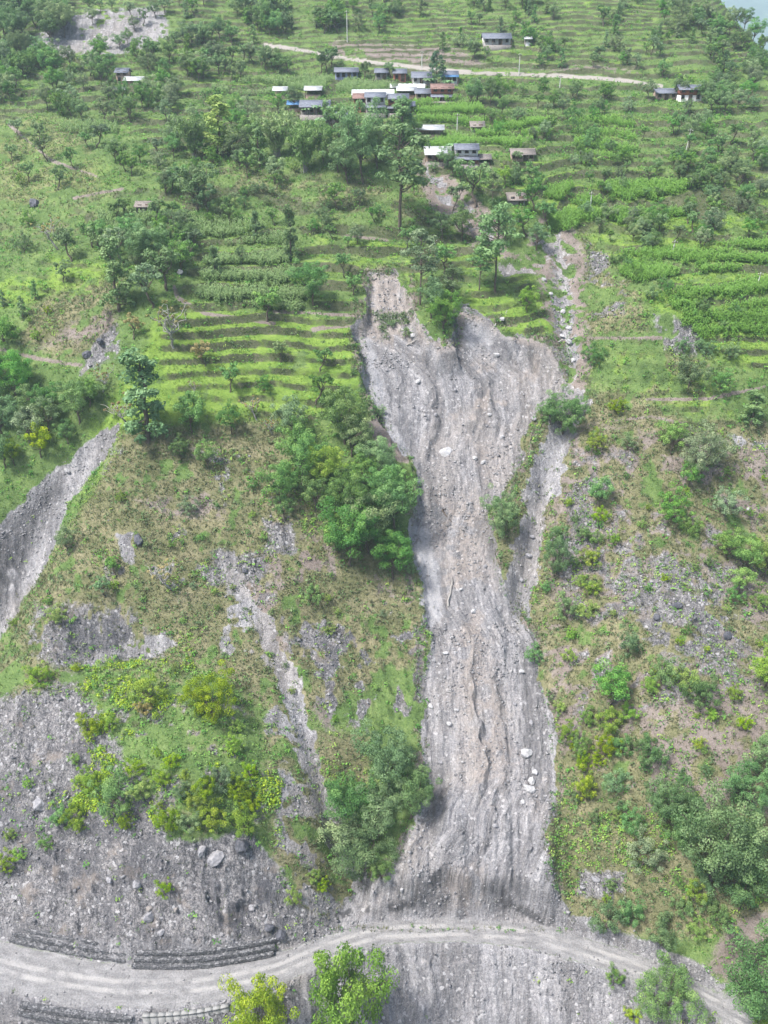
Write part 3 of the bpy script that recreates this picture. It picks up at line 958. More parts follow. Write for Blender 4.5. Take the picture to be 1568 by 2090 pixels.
def make_tree(kind, fol, seed, bark=None):
    """unit-height tree: returns trunk mesh, crown mesh"""
    g = np.random.default_rng(seed)
    W, C = Geo(), Geo()
    bark = bark or BARK
    if kind in ('broad', 'shrub', 'broadL', 'shrubL'):
        shrub = kind.startswith('shrub')
        big = kind.endswith('L')
        th = 0.18 if shrub else 0.36
        crx = 0.50 if shrub else 0.40
        cz, cr = (0.50, 0.46) if shrub else (0.64, 0.36)
        lean = g.normal(size=2) * 0.04
        top = np.array([lean[0], lean[1], th])
        limb(W, (0, 0, -0.06), top, 0.026, 0.018, g, 0.03)
        nc = (42 if shrub else 37) * (2 if big else 1)
        for i in range(nc):
            d = unit(g.normal(size=3)[None])[0]
            d[2] = d[2] * 0.9 + 0.12
            rr = (0.42 + 0.66 * g.random() ** 0.7)
            off = np.array([d[0] * crx, d[1] * crx, d[2] * cr]) * rr
            lob = 1 + 0.22 * math.sin(3 * math.atan2(d[1], d[0]) + seed) + 0.12 * math.sin(5 * math.atan2(d[1], d[0]) + 2 * seed)
            c = np.array([lean[0], lean[1], cz]) + off * lob
            c[2] = max(c[2], 0.07)
            clump(C, c, (0.070 + 0.050 * g.random()) if big else (0.085 + 0.055 * g.random()), 170 if big else 115, 0.025 if big else 0.038, g, 0.7, 0.22 + 0.56 * g.random())
            if i % (5 if big else 3) == 0:
                limb(W, top * (0.6 + 0.4 * g.random()), c, 0.011, 0.004, g, 0.07, 3, 4)
    elif kind == 'lopped':
        # fodder tree: forked, often cut, small tufts on bare limbs
        lean = np.array([g.normal() * 0.13, g.normal() * 0.08])
        fork = np.array([lean[0], lean[1], 0.30 + 0.1 * g.random()])
        limb(W, (0, 0, -0.06), fork, 0.032, 0.022, g, 0.05)
        for i in range(7):
            a = 2 * math.pi * (i + g.random() * 0.6) / 7
            sp = 0.14 + 0.20 * g.random()
            e = fork + np.array([math.cos(a) * sp, math.sin(a) * sp, 0.22 + 0.34 * g.random()])
            pts = limb(W, fork, e, 0.014, 0.006, g, 0.10)
            for k in range(4):
                p = pts[-1 - (k // 2)] + g.normal(size=3) * np.array([0.08, 0.08, 0.055])
                clump(C, p, 0.060 + 0.045 * g.random(), 52, 0.058, g, 0.8, 0.28 + 0.45 * g.random(), 0.5)
    elif kind == 'bare':
        lean = np.array([g.normal() * 0.12, g.normal() * 0.06])
        fork = np.array([lean[0], lean[1], 0.32])
        limb(W, (0, 0, -0.06), fork, 0.034, 0.024, g, 0.06)
        for i in range(8):
            a = 2 * math.pi * (i + g.random() * 0.6) / 8
            sp = 0.18 + 0.24 * g.random()
            e = fork + np.array([math.cos(a) * sp, math.sin(a) * sp, 0.28 + 0.36 * g.random()])
            pts = limb(W, fork, e, 0.017, 0.008, g, 0.12)
            for k in range(3):
                e2 = pts[-1 - k] + np.array([g.normal() * 0.10, g.normal() * 0.10, 0.07 + 0.06 * g.random()])
                limb(W, pts[-1 - k], e2, 0.008, 0.004, g, 0.1, 2, 4)
                if g.random() < 0.8:
                    clump(C, e2, 0.045, 20, 0.06, g, 0.8, 0.3 + 0.5 * g.random(), 0.5)
    elif kind == 'column':
        limb(W, (0, 0, -0.05), (0.02, 0, 0.9), 0.03, 0.008, g, 0.012, 6)
        for i in range(44):
            z = 0.07 + 0.9 * (i + g.random()) / 44
            rr = 0.21 * (1 - 0.5 * z) * (0.35 + 0.75 * g.random())
            a = g.random() * 6.283
            c = np.array([math.cos(a) * rr, math.sin(a) * rr, z])
            clump(C, c, 0.052 + 0.035 * g.random(), 58, 0.042, g, 0.75, 0.25 + 0.5 * g.random())
            if i % 3 == 0:
                limb(W, (0.02 * z, 0, z * 0.92), c, 0.008, 0.003, g, 0.05, 2, 4)
    elif kind == 'tiered':
        # tall straight stem, open crown of flat sprays
        lean = g.normal() * 0.05
        pts = limb(W, (0, 0, -0.04), (lean, 0, 0.95), 0.019, 0.006, g, 0.012, 7)
        for i in range(26):
            z = 0.40 + 0.58 * (i + g.random()) / 26
            reach = 0.26 * (1.12 - abs(z - 0.66) * 1.9) * (0.45 + 0.65 * g.random())
            a = g.random() * 6.283
            c = np.array([lean * z + math.cos(a) * reach, math.sin(a) * reach, z + 0.03])
            limb(W, (lean * z, 0, z - 0.05), c, 0.007, 0.003, g, 0.05, 3, 4)
            for k in range(2):
                clump(C, c + g.normal(size=3) * 0.03, 0.075 + 0.03 * g.random(), 40, 0.046, g, 0.38, 0.25 + 0.5 * g.random(), 0.45)
    elif kind == 'bamboo':
        for i in range(34):
            a = g.random() * 6.283
            b0 = np.array([math.cos(a), math.sin(a), 0]) * 0.07 * g.random()
            sp = 0.10 + 0.30 * g.random()
            h = 0.62 + 0.36 * g.random()
            path = [b0 + np.array([math.cos(a) * sp * t ** 2.2, math.sin(a) * sp * t ** 2.2, h * (t - 0.16 * t ** 5) - 0.03]) for t in np.linspace(0, 1, 7)]
            W.add(*tube(path, [0.006 * (1 - 0.75 * t) for t in np.linspace(0, 1, 7)], 4))
            for k in range(2, 7):
                for q in range(2):
                    clump(C, path[k] + g.normal(size=3) * 0.025, 0.055, 13, 0.068, g, 1.0, 0.3 + 0.45 * g.random(), 0.30, 0.8)
    elif kind == 'cone':
        limb(W, (0, 0, -0.04), (0, 0, 0.9), 0.028, 0.008, g, 0.01, 5)
        for i in range(52):
            z = 0.12 + 0.84 * (i + g.random()) / 52
            rr = 0.29 * math.sin(min(1.0, (1.03 - z) * 1.6) * 1.57) * (0.6 + 0.45 * g.random())
            a = g.random() * 6.283
            clump(C, np.array([math.cos(a) * rr, math.sin(a) * rr, z]), 0.075, 56, 0.042, g, 0.8, 0.25 + 0.45 * g.random())
    elif kind == 'banana':
        for s in range(3):
            b0 = np.array([g.normal() * 0.10, g.normal() * 0.10, 0])
            W.add(*tube([b0 + [0, 0, -0.05], b0 + [0, 0, 0.25], b0 + [0.01, 0, 0.5]], [0.035, 0.03, 0.02], 6))
            for i in range(9):
                a = 2 * math.pi * i / 9 + g.random() * 0.5
                L = 0.42 + 0.15 * g.random()
                up = 0.25 + 0.25 * g.random()
                dirv = np.array([math.cos(a), math.sin(a), 0])
                side = np.array([-math.sin(a), math.cos(a), 0])
                V, Fq = [], []
                for k, t in enumerate(np.linspace(0, 1, 6)):
                    c = b0 + [0, 0, 0.5] + dirv * L * t + np.array([0, 0, up * 2.2 * t * (1 - t * 0.85)])
                    wd = 0.075 * math.sin(math.pi * (0.08 + 0.88 * t)) ** 0.6
                    V += [c - side * wd, c + side * wd]
                for k in range(5):
                    Fq.append((2 * k, 2 * k + 1, 2 * k + 3, 2 * k + 2))
                C.add(V, Fq, 0.25 + 0.6 * g.random())
    tm = W.mesh('trunk', bark, True)
    cm = C.mesh('crown', FOL[fol])
    return tm, cm


PROTO = {}
for kind, f0 in (('broad', 'broad'), ('shrub', 'broad'), ('broadL', 'broad'), ('shrubL', 'broad'), ('lopped', 'pale'), ('bare', 'rust'), ('column', 'dark'), ('tiered', 'pale'),
                 ('bamboo', 'bamboo'), ('cone', 'conifer'), ('banana', 'banana')):
    for var in range(3 if kind in ('broad', 'shrub', 'lopped') else 2):
        PROTO[kind, var] = make_tree(kind, f0, 100 + 17 * var + len(kind) * 3 + ord(kind[0]), BARK_PALE if kind in ('bamboo', 'banana', 'bare') else BARK)
NVAR = {'broad': 3, 'shrub': 3, 'lopped': 3}
print('foliage prototypes', round(time.time() - T0, 1))

# ------------------------------------------------------------------ where the plants stand: kind, leaves, base pixel u, v, height px, width factor
P_ = []


def plants(region, rows):
    for r in rows:
        kind, f, u, v, h = r[:5]
        P_.append(dict(kind=kind, f=f, u=u, v=v, h=h, w=r[5] if len(r) > 5 else 1.0, region=region))


plants('in the dense grove left of the landslide', [
    ('broad', 'pale', 600, 893, 78, 1.05), ('broad', 'broad', 703, 908, 108, 1.05), ('broad', 'broad', 606, 934, 74), ('broad', 'pale', 718, 932, 74),
    ('broad', 'broad', 614, 988, 98), ('broad', 'lime', 660, 1002, 100, 0.95), ('broad', 'pale', 768, 985, 86), ('broad', 'broad', 570, 1034, 92),
    ('broad', 'broad', 580, 1062, 52), ('broad', 'dark', 645, 1044, 74), ('broad', 'broad', 703, 1062, 106), ('broad', 'broad', 780, 1040, 98),
    ('broad', 'broad', 808, 1078, 116), ('broad', 'broad', 716, 1152, 135, 1.05), ('broad', 'pale', 752, 1130, 122), ('broad', 'broad', 800, 1184, 98),
    ('shrub', 'dark', 838, 1172, 28), ('broad', 'lime', 690, 1128, 80), ('broad', 'broad', 742, 1004, 84)])
plants('in the thicket hugging the lower slide', [
    ('broad', 'dark', 800, 1622, 165, 0.9), ('broad', 'dark', 836, 1672, 130, 0.85), ('broad', 'broad', 718, 1690, 135, 0.9), ('shrub', 'dark', 740, 1797, 135, 0.95),
    ('broad', 'pale', 700, 1742, 100), ('shrub', 'broad', 778, 1792, 60), ('broad', 'dark', 770, 1712, 130, 0.95), ('shrub', 'broad', 690, 1634, 45)])
plants('on the grassy terraces left of the slide', [
    ('column', 'dark', 303, 900, 172, 1.15), ('lopped', 'rust', 418, 748, 48), ('lopped', 'pale', 576, 740, 44), ('lopped', 'broad', 469, 800, 56),
    ('shrub', 'broad', 539, 803, 36), ('bare', 'rust', 395, 807, 28), ('lopped', 'broad', 653, 757, 46), ('lopped', 'broad', 645, 824, 62),
    ('bare', 'rust', 528, 858, 46), ('broad', 'broad', 392, 884, 78, 1.05), ('broad', 'broad', 474, 887, 60), ('broad', 'broad', 371, 940, 46),
    ('broad', 'broad', 426, 957, 52), ('bare', 'rust', 260, 864, 58), ('bare', 'rust', 232, 853, 20), ('bare', 'rust', 354, 706, 82),
    ('lopped', 'rust', 274, 692, 44), ('lopped', 'broad', 704, 566, 48), ('lopped', 'broad', 720, 602, 40), ('broad', 'broad', 642, 622, 80),
    ('lopped', 'broad', 543, 656, 64, 1.1), ('column', 'dark', 440, 566, 58), ('column', 'pale', 594, 532, 100, 0.7), ('column', 'pale', 523, 492, 54),
    ('lopped', 'dark', 495, 538, 30), ('bare', 'rust', 556, 888, 36), ('shrub', 'broad', 607, 590, 28), ('bare', 'rust', 210, 800, 46)])
plants('on the far-left grass spur', [
    ('bare', 'rust', 122, 507, 54), ('lopped', 'pale', 147, 534, 62), ('lopped', 'pale', 250, 540, 66), ('broad', 'dark', 286, 553, 78),
    ('broad', 'dark', 308, 548, 82), ('lopped', 'dark', 342, 592, 84), ('broad', 'broad', 370, 556, 58), ('column', 'dark', 243, 634, 130, 1.0),
    ('lopped', 'pale', 311, 628, 80), ('lopped', 'dark', 130, 577, 40), ('column', 'dark', 74, 612, 34), ('column', 'dark', 48, 650, 40),
    ('column', 'dark', 8, 627, 30), ('shrub', 'lime', 77, 696, 24), ('shrub', 'dark', 50, 515, 36), ('shrub', 'broad', 58, 462, 34),
    ('lopped', 'pale', 215, 530, 60), ('lopped', 'broad', 190, 505, 50), ('shrub', 'yellow', 98, 642, 18), ('shrub', 'lime', 62, 660, 16),
    ('lopped', 'dark', 60, 372, 36), ('lopped', 'dark', 25, 330, 30), ('lopped', 'pale', 95, 330, 46), ('lopped', 'dark', 120, 388, 40),
    ('shrub', 'lime', 45, 378, 22), ('lopped', 'pale', 35, 278, 30), ('lopped', 'dark', 82, 290, 34), ('lopped', 'broad', 150, 345, 36)])
plants('in the wooded hollow beside the left gully', [
    ('shrub', 'broad', 12, 706, 66), ('broad', 'broad', 160, 868, 82), ('broad', 'broad', 108, 855, 66), ('broad', 'pale', 100, 886, 74),
    ('broad', 'yellow', 84, 934, 60), ('broad', 'rust' if False else 'yellow', 30, 950, 48), ('broad', 'dark', 5, 895, 76), ('broad', 'broad', 32, 822, 92),
    ('broad', 'broad', 5, 840, 70), ('broad', 'dark', 65, 862, 62), ('broad', 'pale', 60, 905, 66), ('broad', 'broad', 140, 905, 44),
    ('broad', 'broad', 0, 780, 70), ('broad', 'dark', 12, 955, 60), ('broad', 'broad', 185, 830, 52)])
plants('around the tongue of turf above the slide', [
    ('tiered', 'pale', 816, 466, 172, 1.05), ('tiered', 'pale', 857, 622, 132, 0.9), ('lopped', 'broad', 910, 562, 60), ('tiered', 'pale', 921, 626, 72),
    ('broad', 'broad', 905, 682, 80), ('broad', 'dark', 880, 650, 70), ('tiered', 'dark', 1011, 595, 150, 0.95), ('tiered', 'dark', 978, 592, 76),
    ('broad', 'broad', 943, 492, 64), ('broad', 'dark', 902, 487, 46), ('lopped', 'broad', 830, 506, 42), ('lopped', 'pale', 969, 422, 80, 1.1),
    ('tiered', 'pale', 1004, 424, 60), ('broad', 'lime', 1030, 378, 34), ('broad', 'dark', 1052, 378, 30), ('lopped', 'broad', 1081, 392, 48),
    ('lopped', 'broad', 1090, 438, 64), ('lopped', 'dark', 1119, 467, 54), ('lopped', 'broad', 1072, 484, 50, 1.2), ('broad', 'dark', 1094, 512, 50),
    ('broad', 'lime', 1075, 638, 48), ('broad', 'dark', 880, 610, 40), ('shrub', 'dark', 985, 470, 30), ('broad', 'pale', 1032, 500, 60),
    ('shrub', 'dark', 1010, 430, 26), ('lopped', 'pale', 925, 430, 50), ('shrub', 'pale', 830, 690, 22), ('shrub', 'dark', 800, 668, 16)])
plants('beside the slide', [
    ('shrub', 'pale', 1028, 1094, 100, 0.8), ('shrub', 'dark', 1150, 884, 84), ('shrub', 'dark', 1124, 866, 50), ('shrub', 'pale', 776, 852, 28), ('shrub', 'dark', 1178, 850, 40)])
plants('on the grass bank right of the slide', [
    ('shrub', 'dark', 1405, 790, 68, 1.1), ('shrub', 'broad', 1475, 804, 48), ('column', 'dark', 1533, 865, 62, 1.5), ('broad', 'lime', 1370, 928, 62),
    ('shrub', 'yellow', 1217, 922, 42), ('shrub', 'pale', 1430, 966, 90, 1.1), ('shrub', 'yellow', 1258, 845, 36), ('shrub', 'broad', 1212, 748, 44),
    ('shrub', 'dark', 1444, 730, 34), ('shrub', 'dark', 1490, 735, 40), ('shrub', 'broad', 1360, 600, 30), ('shrub', 'dark', 1330, 612, 34),
    ('shrub', 'dark', 1395, 720, 30), ('shrub', 'dark', 1425, 715, 26), ('shrub', 'pale', 1280, 920, 34)])
plants('on the upper dry slope right of the slide', [
    ('broad', 'broad', 1222, 1038, 60), ('shrub', 'yellow', 1223, 1068, 36), ('shrub', 'lime', 1214, 1112, 32), ('shrub', 'broad', 1190, 1102, 36),
    ('shrub', 'lime', 1253, 1112, 30), ('shrub', 'broad', 1375, 1068, 74), ('shrub', 'lime', 1410, 1092, 46), ('broad', 'broad', 1405, 996, 50),
    ('shrub', 'pale', 1477, 1053, 62, 1.1), ('shrub', 'dark', 1130, 1178, 98, 0.65), ('shrub', 'dark', 1140, 1102, 38), ('shrub', 'broad', 1172, 1160, 30),
    ('shrub', 'yellow', 1207, 1158, 44), ('shrub', 'yellow', 1207, 1215, 38), ('shrub', 'lime', 1181, 1198, 24), ('shrub', 'dark', 1153, 1264, 54),
    ('shrub', 'dark', 1115, 1208, 26), ('shrub', 'lime', 1196, 1262, 42), ('shrub', 'dark', 1283, 1338, 64, 0.8), ('shrub', 'lime', 1166, 1304, 24),
    ('shrub', 'lime', 1160, 1352, 30), ('shrub', 'dark', 1092, 1350, 34, 1.2)])
plants('in the right-edge clump', [
    ('broad', 'lime', 1482, 1143, 60), ('broad', 'broad', 1523, 1173, 74), ('broad', 'lime', 1560, 1184, 82), ('broad', 'lime', 1508, 1210, 52),
    ('shrub', 'broad', 1497, 1232, 36), ('shrub', 'lime', 1555, 1248, 42), ('shrub', 'broad', 1446, 1157, 28), ('shrub', 'lime', 1416, 1167, 22)])
plants('on the lower slope right of the slide', [
    ('broad', 'broad', 1247, 1440, 84), ('shrub', 'lime', 1195, 1482, 38), ('shrub', 'yellow', 1240, 1492, 48), ('shrub', 'lime', 1282, 1468, 38),
    ('shrub', 'yellow', 1158, 1512, 42), ('shrub', 'lime', 1186, 1542, 52, 0.8), ('shrub', 'yellow', 1232, 1547, 58, 0.8), ('shrub', 'broad', 1265, 1543, 44),
    ('shrub', 'lime', 1143, 1455, 28), ('shrub', 'yellow', 1191, 1634, 70, 0.6), ('shrub', 'yellow', 1188, 1575, 44, 0.7), ('shrub', 'dark', 1325, 1563, 92, 0.8),
    ('shrub', 'dark', 1255, 1615, 64), ('shrub', 'dark', 1355, 1672, 120, 0.85), ('shrub', 'dark', 1288, 1697, 66), ('shrub', 'dark', 1350, 1398, 86, 0.85),
    ('shrub', 'dark', 1430, 1444, 86, 1.0), ('shrub', 'lime', 1400, 1407, 52), ('shrub', 'lime', 1324, 1414, 38), ('shrub', 'lime', 1498, 1428, 32),
    ('broad', 'lime', 1562, 1404, 74), ('shrub', 'yellow', 1518, 1488, 30), ('shrub', 'lime', 1452, 1472, 26), ('shrub', 'yellow', 1426, 1528, 26)])
plants('in the thicket above the right road', [
    ('shrub', 'dark', 1530, 1655, 118), ('shrub', 'dark', 1562, 1575, 106), ('broad', 'dark', 1442, 1800, 215, 0.95), ('shrub', 'dark', 1400, 1720, 110),
    ('shrub', 'pale', 1309, 1772, 88), ('broad', 'dark', 1507, 1856, 105), ('shrub', 'dark', 1445, 1815, 76), ('shrub', 'lime', 1413, 1843, 58, 0.8),
    ('shrub', 'dark', 1232, 1903, 80, 0.85), ('shrub', 'dark', 1285, 1888, 84, 0.65), ('shrub', 'dark', 1350, 1928, 80, 0.8), ('shrub', 'lime', 1423, 1913, 42),
    ('shrub', 'broad', 1458, 1885, 62), ('shrub', 'broad', 1382, 1808, 30), ('broad', 'dark', 1490, 1780, 120), ('shrub', 'yellow', 1528, 1690, 26),
    ('shrub', 'dark', 1392, 1870, 50)])
plants('below the right end of the road', [
    ('shrub', 'broad', 1342, 2072, 88), ('shrub', 'dark', 1556, 2070, 125), ('shrub', 'broad', 1252, 2010, 32), ('shrub', 'yellow', 1290, 2080, 28), ('shrub', 'yellow', 1552, 2095, 30)])
plants('on the rubbly knoll at the lower left', [
    ('shrub', 'yellow', 82, 1399, 42, 1.2), ('shrub', 'yellow', 305, 1434, 62, 1.1), ('shrub', 'yellow', 434, 1473, 96), ('shrub', 'rust', 296, 1458, 36),
    ('shrub', 'yellow', 186, 1503, 62, .8), ('shrub', 'lime', 230, 1490, 36), ('shrub', 'lime', 480, 1533, 34), ('shrub', 'pale', 449, 1613, 58),
    ('shrub', 'broad', 245, 1654, 80), ('shrub', 'yellow', 275, 1583, 38), ('shrub', 'yellow', 183, 1613, 48), ('shrub', 'lime', 286, 1632, 46),
    ('shrub', 'yellow', 327, 1602, 36), ('shrub', 'yellow', 352, 1567, 32), ('shrub', 'pale', 372, 1628, 36), ('shrub', 'yellow', 420, 1628, 46),
    ('shrub', 'yellow', 490, 1628, 46), ('shrub', 'yellow', 430, 1694, 54), ('shrub', 'yellow', 500, 1700, 58), ('shrub', 'pale', 388, 1695, 46),
    ('shrub', 'yellow', 347, 1695, 56, .8), ('shrub', 'yellow', 153, 1690, 46), ('shrub', 'broad', 122, 1684, 40), ('shrub', 'yellow', 510, 1588, 32),
    ('shrub', 'yellow', 512, 1653, 42), ('shrub', 'lime', 485, 1494, 26), ('shrub', 'lime', 61, 1608, 22), ('shrub', 'broad', 97, 1732, 30),
    ('shrub', 'yellow', 15, 1778, 36), ('shrub', 'yellow', 337, 1830, 30), ('shrub', 'yellow', 403, 1650, 40), ('shrub', 'yellow', 262, 1690, 26),
    ('shrub', 'lime', 598, 1850, 40, 0.6), ('shrub', 'lime', 640, 1800, 24), ('shrub', 'yellow', 660, 1815, 24), ('shrub', 'lime', 40, 1755, 24)])
plants('on the patchy slope between gully and grove', [
    ('shrub', 'pale', 388, 1052, 38), ('shrub', 'yellow', 250, 1024, 22), ('broad', 'pale', 138, 1128, 48), ('lopped', 'broad', 237, 1178, 42),
    ('bare', 'rust', 352, 1200, 64), ('shrub', 'lime', 115, 1275, 42), ('shrub', 'lime', 235, 1203, 22), ('shrub', 'lime', 439, 1214, 18),
    ('shrub', 'broad', 638, 1236, 44), ('shrub', 'lime', 670, 1230, 22), ('shrub', 'lime', 673, 1296, 26), ('shrub', 'lime', 689, 1255, 18),
    ('shrub', 'lime', 538, 1102, 20), ('shrub', 'lime', 31, 1280, 22), ('lopped', 'dark', 214, 1220, 44), ('shrub', 'lime', 100, 1235, 18),
    ('shrub', 'lime', 515, 1058, 16), ('shrub', 'broad', 515, 1000, 22)])
plants('in the belt of trees below the village', [
    ('bamboo', 'bamboo', 400, 325, 92, 0.9), ('column', 'lime', 449, 320, 102, 1.35), ('bamboo', 'bamboo', 566, 320, 96, 0.9), ('bamboo', 'bamboo', 622, 350, 108, 0.8),
    ('broad', 'dark', 742, 376, 140, 0.75), ('broad', 'dark', 712, 376, 80), ('lopped', 'dark', 683, 293, 74), ('broad', 'pale', 600, 300, 50),
    ('lopped', 'broad', 505, 362, 40), ('column', 'dark', 530, 340, 74), ('broad', 'broad', 660, 330, 66), ('broad', 'dark', 770, 345, 80),
    ('column', 'dark', 822, 300, 80, 1.4), ('broad', 'broad', 846, 290, 44), ('broad', 'dark', 690, 352, 60), ('shrub', 'lime', 600, 350, 22),
    ('broad', 'pale', 560, 376, 44), ('lopped', 'dark', 405, 430, 80), ('lopped', 'dark', 425, 445, 60), ('broad', 'dark', 395, 420, 60),
    ('lopped', 'pale', 350, 395, 44), ('broad', 'dark', 340, 400, 40), ('broad', 'pale', 480, 330, 56), ('broad', 'broad', 520, 300, 50),
    ('lopped', 'pale', 735, 420, 34), ('lopped', 'broad', 688, 430, 50), ('shrub', 'broad', 640, 475, 28), ('lopped', 'broad', 470, 460, 36),
    ('lopped', 'broad', 560, 460, 30), ('broad', 'dark', 655, 300, 40)])
plants('among the village houses', [
    ('cone', 'conifer', 891, 174, 56, 1.05), ('lopped', 'dark', 744, 168, 36), ('broad', 'dark', 823, 246, 42), ('banana', 'banana', 645, 236, 22, 1.2),
    ('banana', 'banana', 668, 240, 24, 1.2), ('banana', 'banana', 630, 238, 20, 1.2), ('banana', 'banana', 655, 260, 20, 1.3), ('banana', 'banana', 915, 182, 18, 1.3),
    ('banana', 'banana', 880, 178, 18, 1.3), ('banana', 'banana', 925, 310, 18, 1.3), ('broad', 'dark', 600, 225, 40), ('broad', 'broad', 960, 215, 40),
    ('broad', 'dark', 975, 218, 44), ('broad', 'dark', 1000, 215, 46), ('broad', 'broad', 1020, 215, 50), ('lopped', 'pale', 800, 160, 28),
    ('broad', 'dark', 805, 184, 14), ('shrub', 'dark', 780, 236, 14), ('broad', 'dark', 906, 345, 36), ('broad', 'dark', 925, 362, 40),
    ('broad', 'broad', 940, 372, 34), ('shrub', 'dark', 885, 350, 22)])
# looser tree cover of the upper hillside, spread through zones of the photograph's slope: polygon, count, height px, mix
ZONES = [
    ('on the wooded upper-left hillside', [(0, 100), (60, 60), (130, 130), (240, 115), (420, 140), (430, 180), (300, 240), (100, 250), (0, 220)], 58, (32, 50), ('lopped', 'broad', 'broad', 'shrub'), ('pale', 'broad', 'broad', 'pale')),
    ('along the hazy left skyline', [(0, 5), (140, 5), (130, 110), (60, 130), (0, 150)], 36, (36, 60), ('broad', 'broad', 'lopped'), ('dark', 'dark', 'pale')),
    ('around the old scree at the top left', [(180, 20), (330, 20), (420, 90), (350, 130), (200, 100)], 18, (22, 34), ('broad', 'lopped'), ('dark', 'pale')),
    ('on the high terraces above the village road', [(360, 10), (700, 10), (690, 90), (560, 80), (380, 110)], 58, (26, 46), ('broad', 'lopped', 'column'), ('pale', 'broad', 'dark')),
    ('on the high right-hand terraces', [(720, 5), (1420, 5), (1568, 70), (1568, 190), (1360, 165), (1000, 130), (720, 95)], 112, (22, 38), ('broad', 'shrub', 'lopped', 'column'), ('pale', 'pale', 'broad', 'dark')),
    ('on the far shoulder at the top right', [(1440, 40), (1568, 62), (1568, 125), (1450, 110)], 18, (26, 40), ('broad', 'lopped'), ('pale', 'broad')),
    ('between the village and the upper road', [(420, 130), (680, 128), (690, 150), (560, 160), (430, 175)], 22, (32, 46), ('lopped', 'broad', 'lopped'), ('pale', 'pale', 'dark')),
    ('on the slope left of the village', [(120, 215), (300, 190), (560, 205), (600, 260), (560, 330), (330, 400), (200, 330)], 54, (30, 50), ('lopped', 'broad', 'shrub', 'lopped'), ('pale', 'broad', 'broad', 'pale')),
    ('among the terraces right of the village', [(960, 215), (1130, 180), (1290, 200), (1330, 260), (1280, 350), (1100, 330), (1010, 290)], 42, (24, 40), ('broad', 'broad', 'shrub', 'lopped'), ('broad', 'broad', 'pale', 'dark')),
    ('in the woods at the upper right edge', [(1320, 200), (1568, 150), (1568, 420), (1460, 440), (1340, 330)], 64, (28, 44), ('broad', 'broad', 'lopped'), ('pale', 'dark', 'broad')),
    ('in the hedgerow below the right-hand fields', [(1180, 440), (1568, 430), (1568, 505), (1280, 520), (1200, 500)], 34, (24, 42), ('broad', 'lopped', 'shrub'), ('broad', 'pale', 'dark')),
    ('along the brink of the right-hand fields', [(1240, 540), (1330, 590), (1440, 680), (1568, 690), (1568, 660), (1420, 600), (1300, 530)], 20, (14, 24), ('shrub',), ('dark', 'broad')),
    ('between the maize plots above the slide', [(1000, 330), (1130, 340), (1450, 350), (1460, 410), (1120, 420), (1050, 400)], 24, (18, 32), ('broad', 'lopped', 'shrub'), ('broad', 'dark', 'pale')),
    ('on the rough slope below the village trees', [(380, 380), (700, 380), (790, 440), (740, 520), (620, 480), (420, 470)], 22, (20, 36), ('lopped', 'shrub', 'broad'), ('broad', 'dark', 'pale')),
    ('among the left-hand maize terraces', [(140, 430), (400, 440), (420, 560), (260, 560), (150, 500)], 20, (30, 52), ('lopped', 'broad'), ('pale', 'dark', 'broad')),
    ('scattered over the dry right-hand slope', [(1120, 900), (1568, 900), (1568, 1480), (1150, 1440)], 34, (12, 22), ('shrub',), ('lime', 'yellow', 'broad', 'lime')),
    ('scattered low on the right-hand slope', [(1150, 1440), (1568, 1480), (1568, 1900), (1200, 1880)], 26, (14, 26), ('shrub',), ('lime', 'yellow', 'dark')),
    ('dotted over the stony left-hand slope', [(420, 1000), (860, 1230), (850, 1440), (640, 1500), (440, 1330), (200, 1200)], 18, (10, 18), ('shrub',), ('lime', 'broad', 'pale')),
    ('dotted over the lower-left knoll', [(100, 1360), (500, 1350), (550, 1690), (200, 1690), (0, 1850), (0, 1600)], 12, (14, 28), ('shrub',), ('yellow', 'lime', 'yellow')),
]
gz_ = np.random.default_rng(99)
for region, poly, cnt, (h0, h1), kinds, fols in ZONES:
    pa = np.array(poly, float)
    pts, tries = [], 0
    mind = math.sqrt((np.ptp(pa[:, 0]) * np.ptp(pa[:, 1])) * 0.5 / cnt) * 0.36
    while len(pts) < cnt and tries < 6000:
        tries += 1
        u = gz_.uniform(pa[:, 0].min(), pa[:, 0].max())
        v = gz_.uniform(pa[:, 1].min(), pa[:, 1].max())
        if poly_sd(np.array([u]), np.array([v]), poly)[0] > 0:
            continue
        if v < 480 and float(vnoise(np.array([u / 62.0]), np.array([v / 34.0]), 777)[0]) < 0.34:
            continue
        if all((u - a) ** 2 + ((v - b) * 1.4) ** 2 > mind ** 2 for a, b in pts):
            pts.append((u, v))
            k = int(gz_.integers(len(kinds)))
            P_.append(dict(kind=kinds[k], f=fols[int(gz_.integers(len(fols)))], u=u, v=v, h=gz_.uniform(h0, h1) * (0.86 if v < 450 else 1.0), w=gz_.uniform(0.9, 1.15), region=region))

# the two trees whose tops rise from below the road
P_.append(dict(kind='broad', f='fresh', u=712, v=2092, h=0, w=1.0, region='front', world=(-4.6, 78.5), H=25.5, W=0.5))
P_.append(dict(kind='broad', f='yellow', u=512, v=2120, h=0, w=1.0, region='front', world=(-17.6, 77.0), H=16.5, W=0.6))

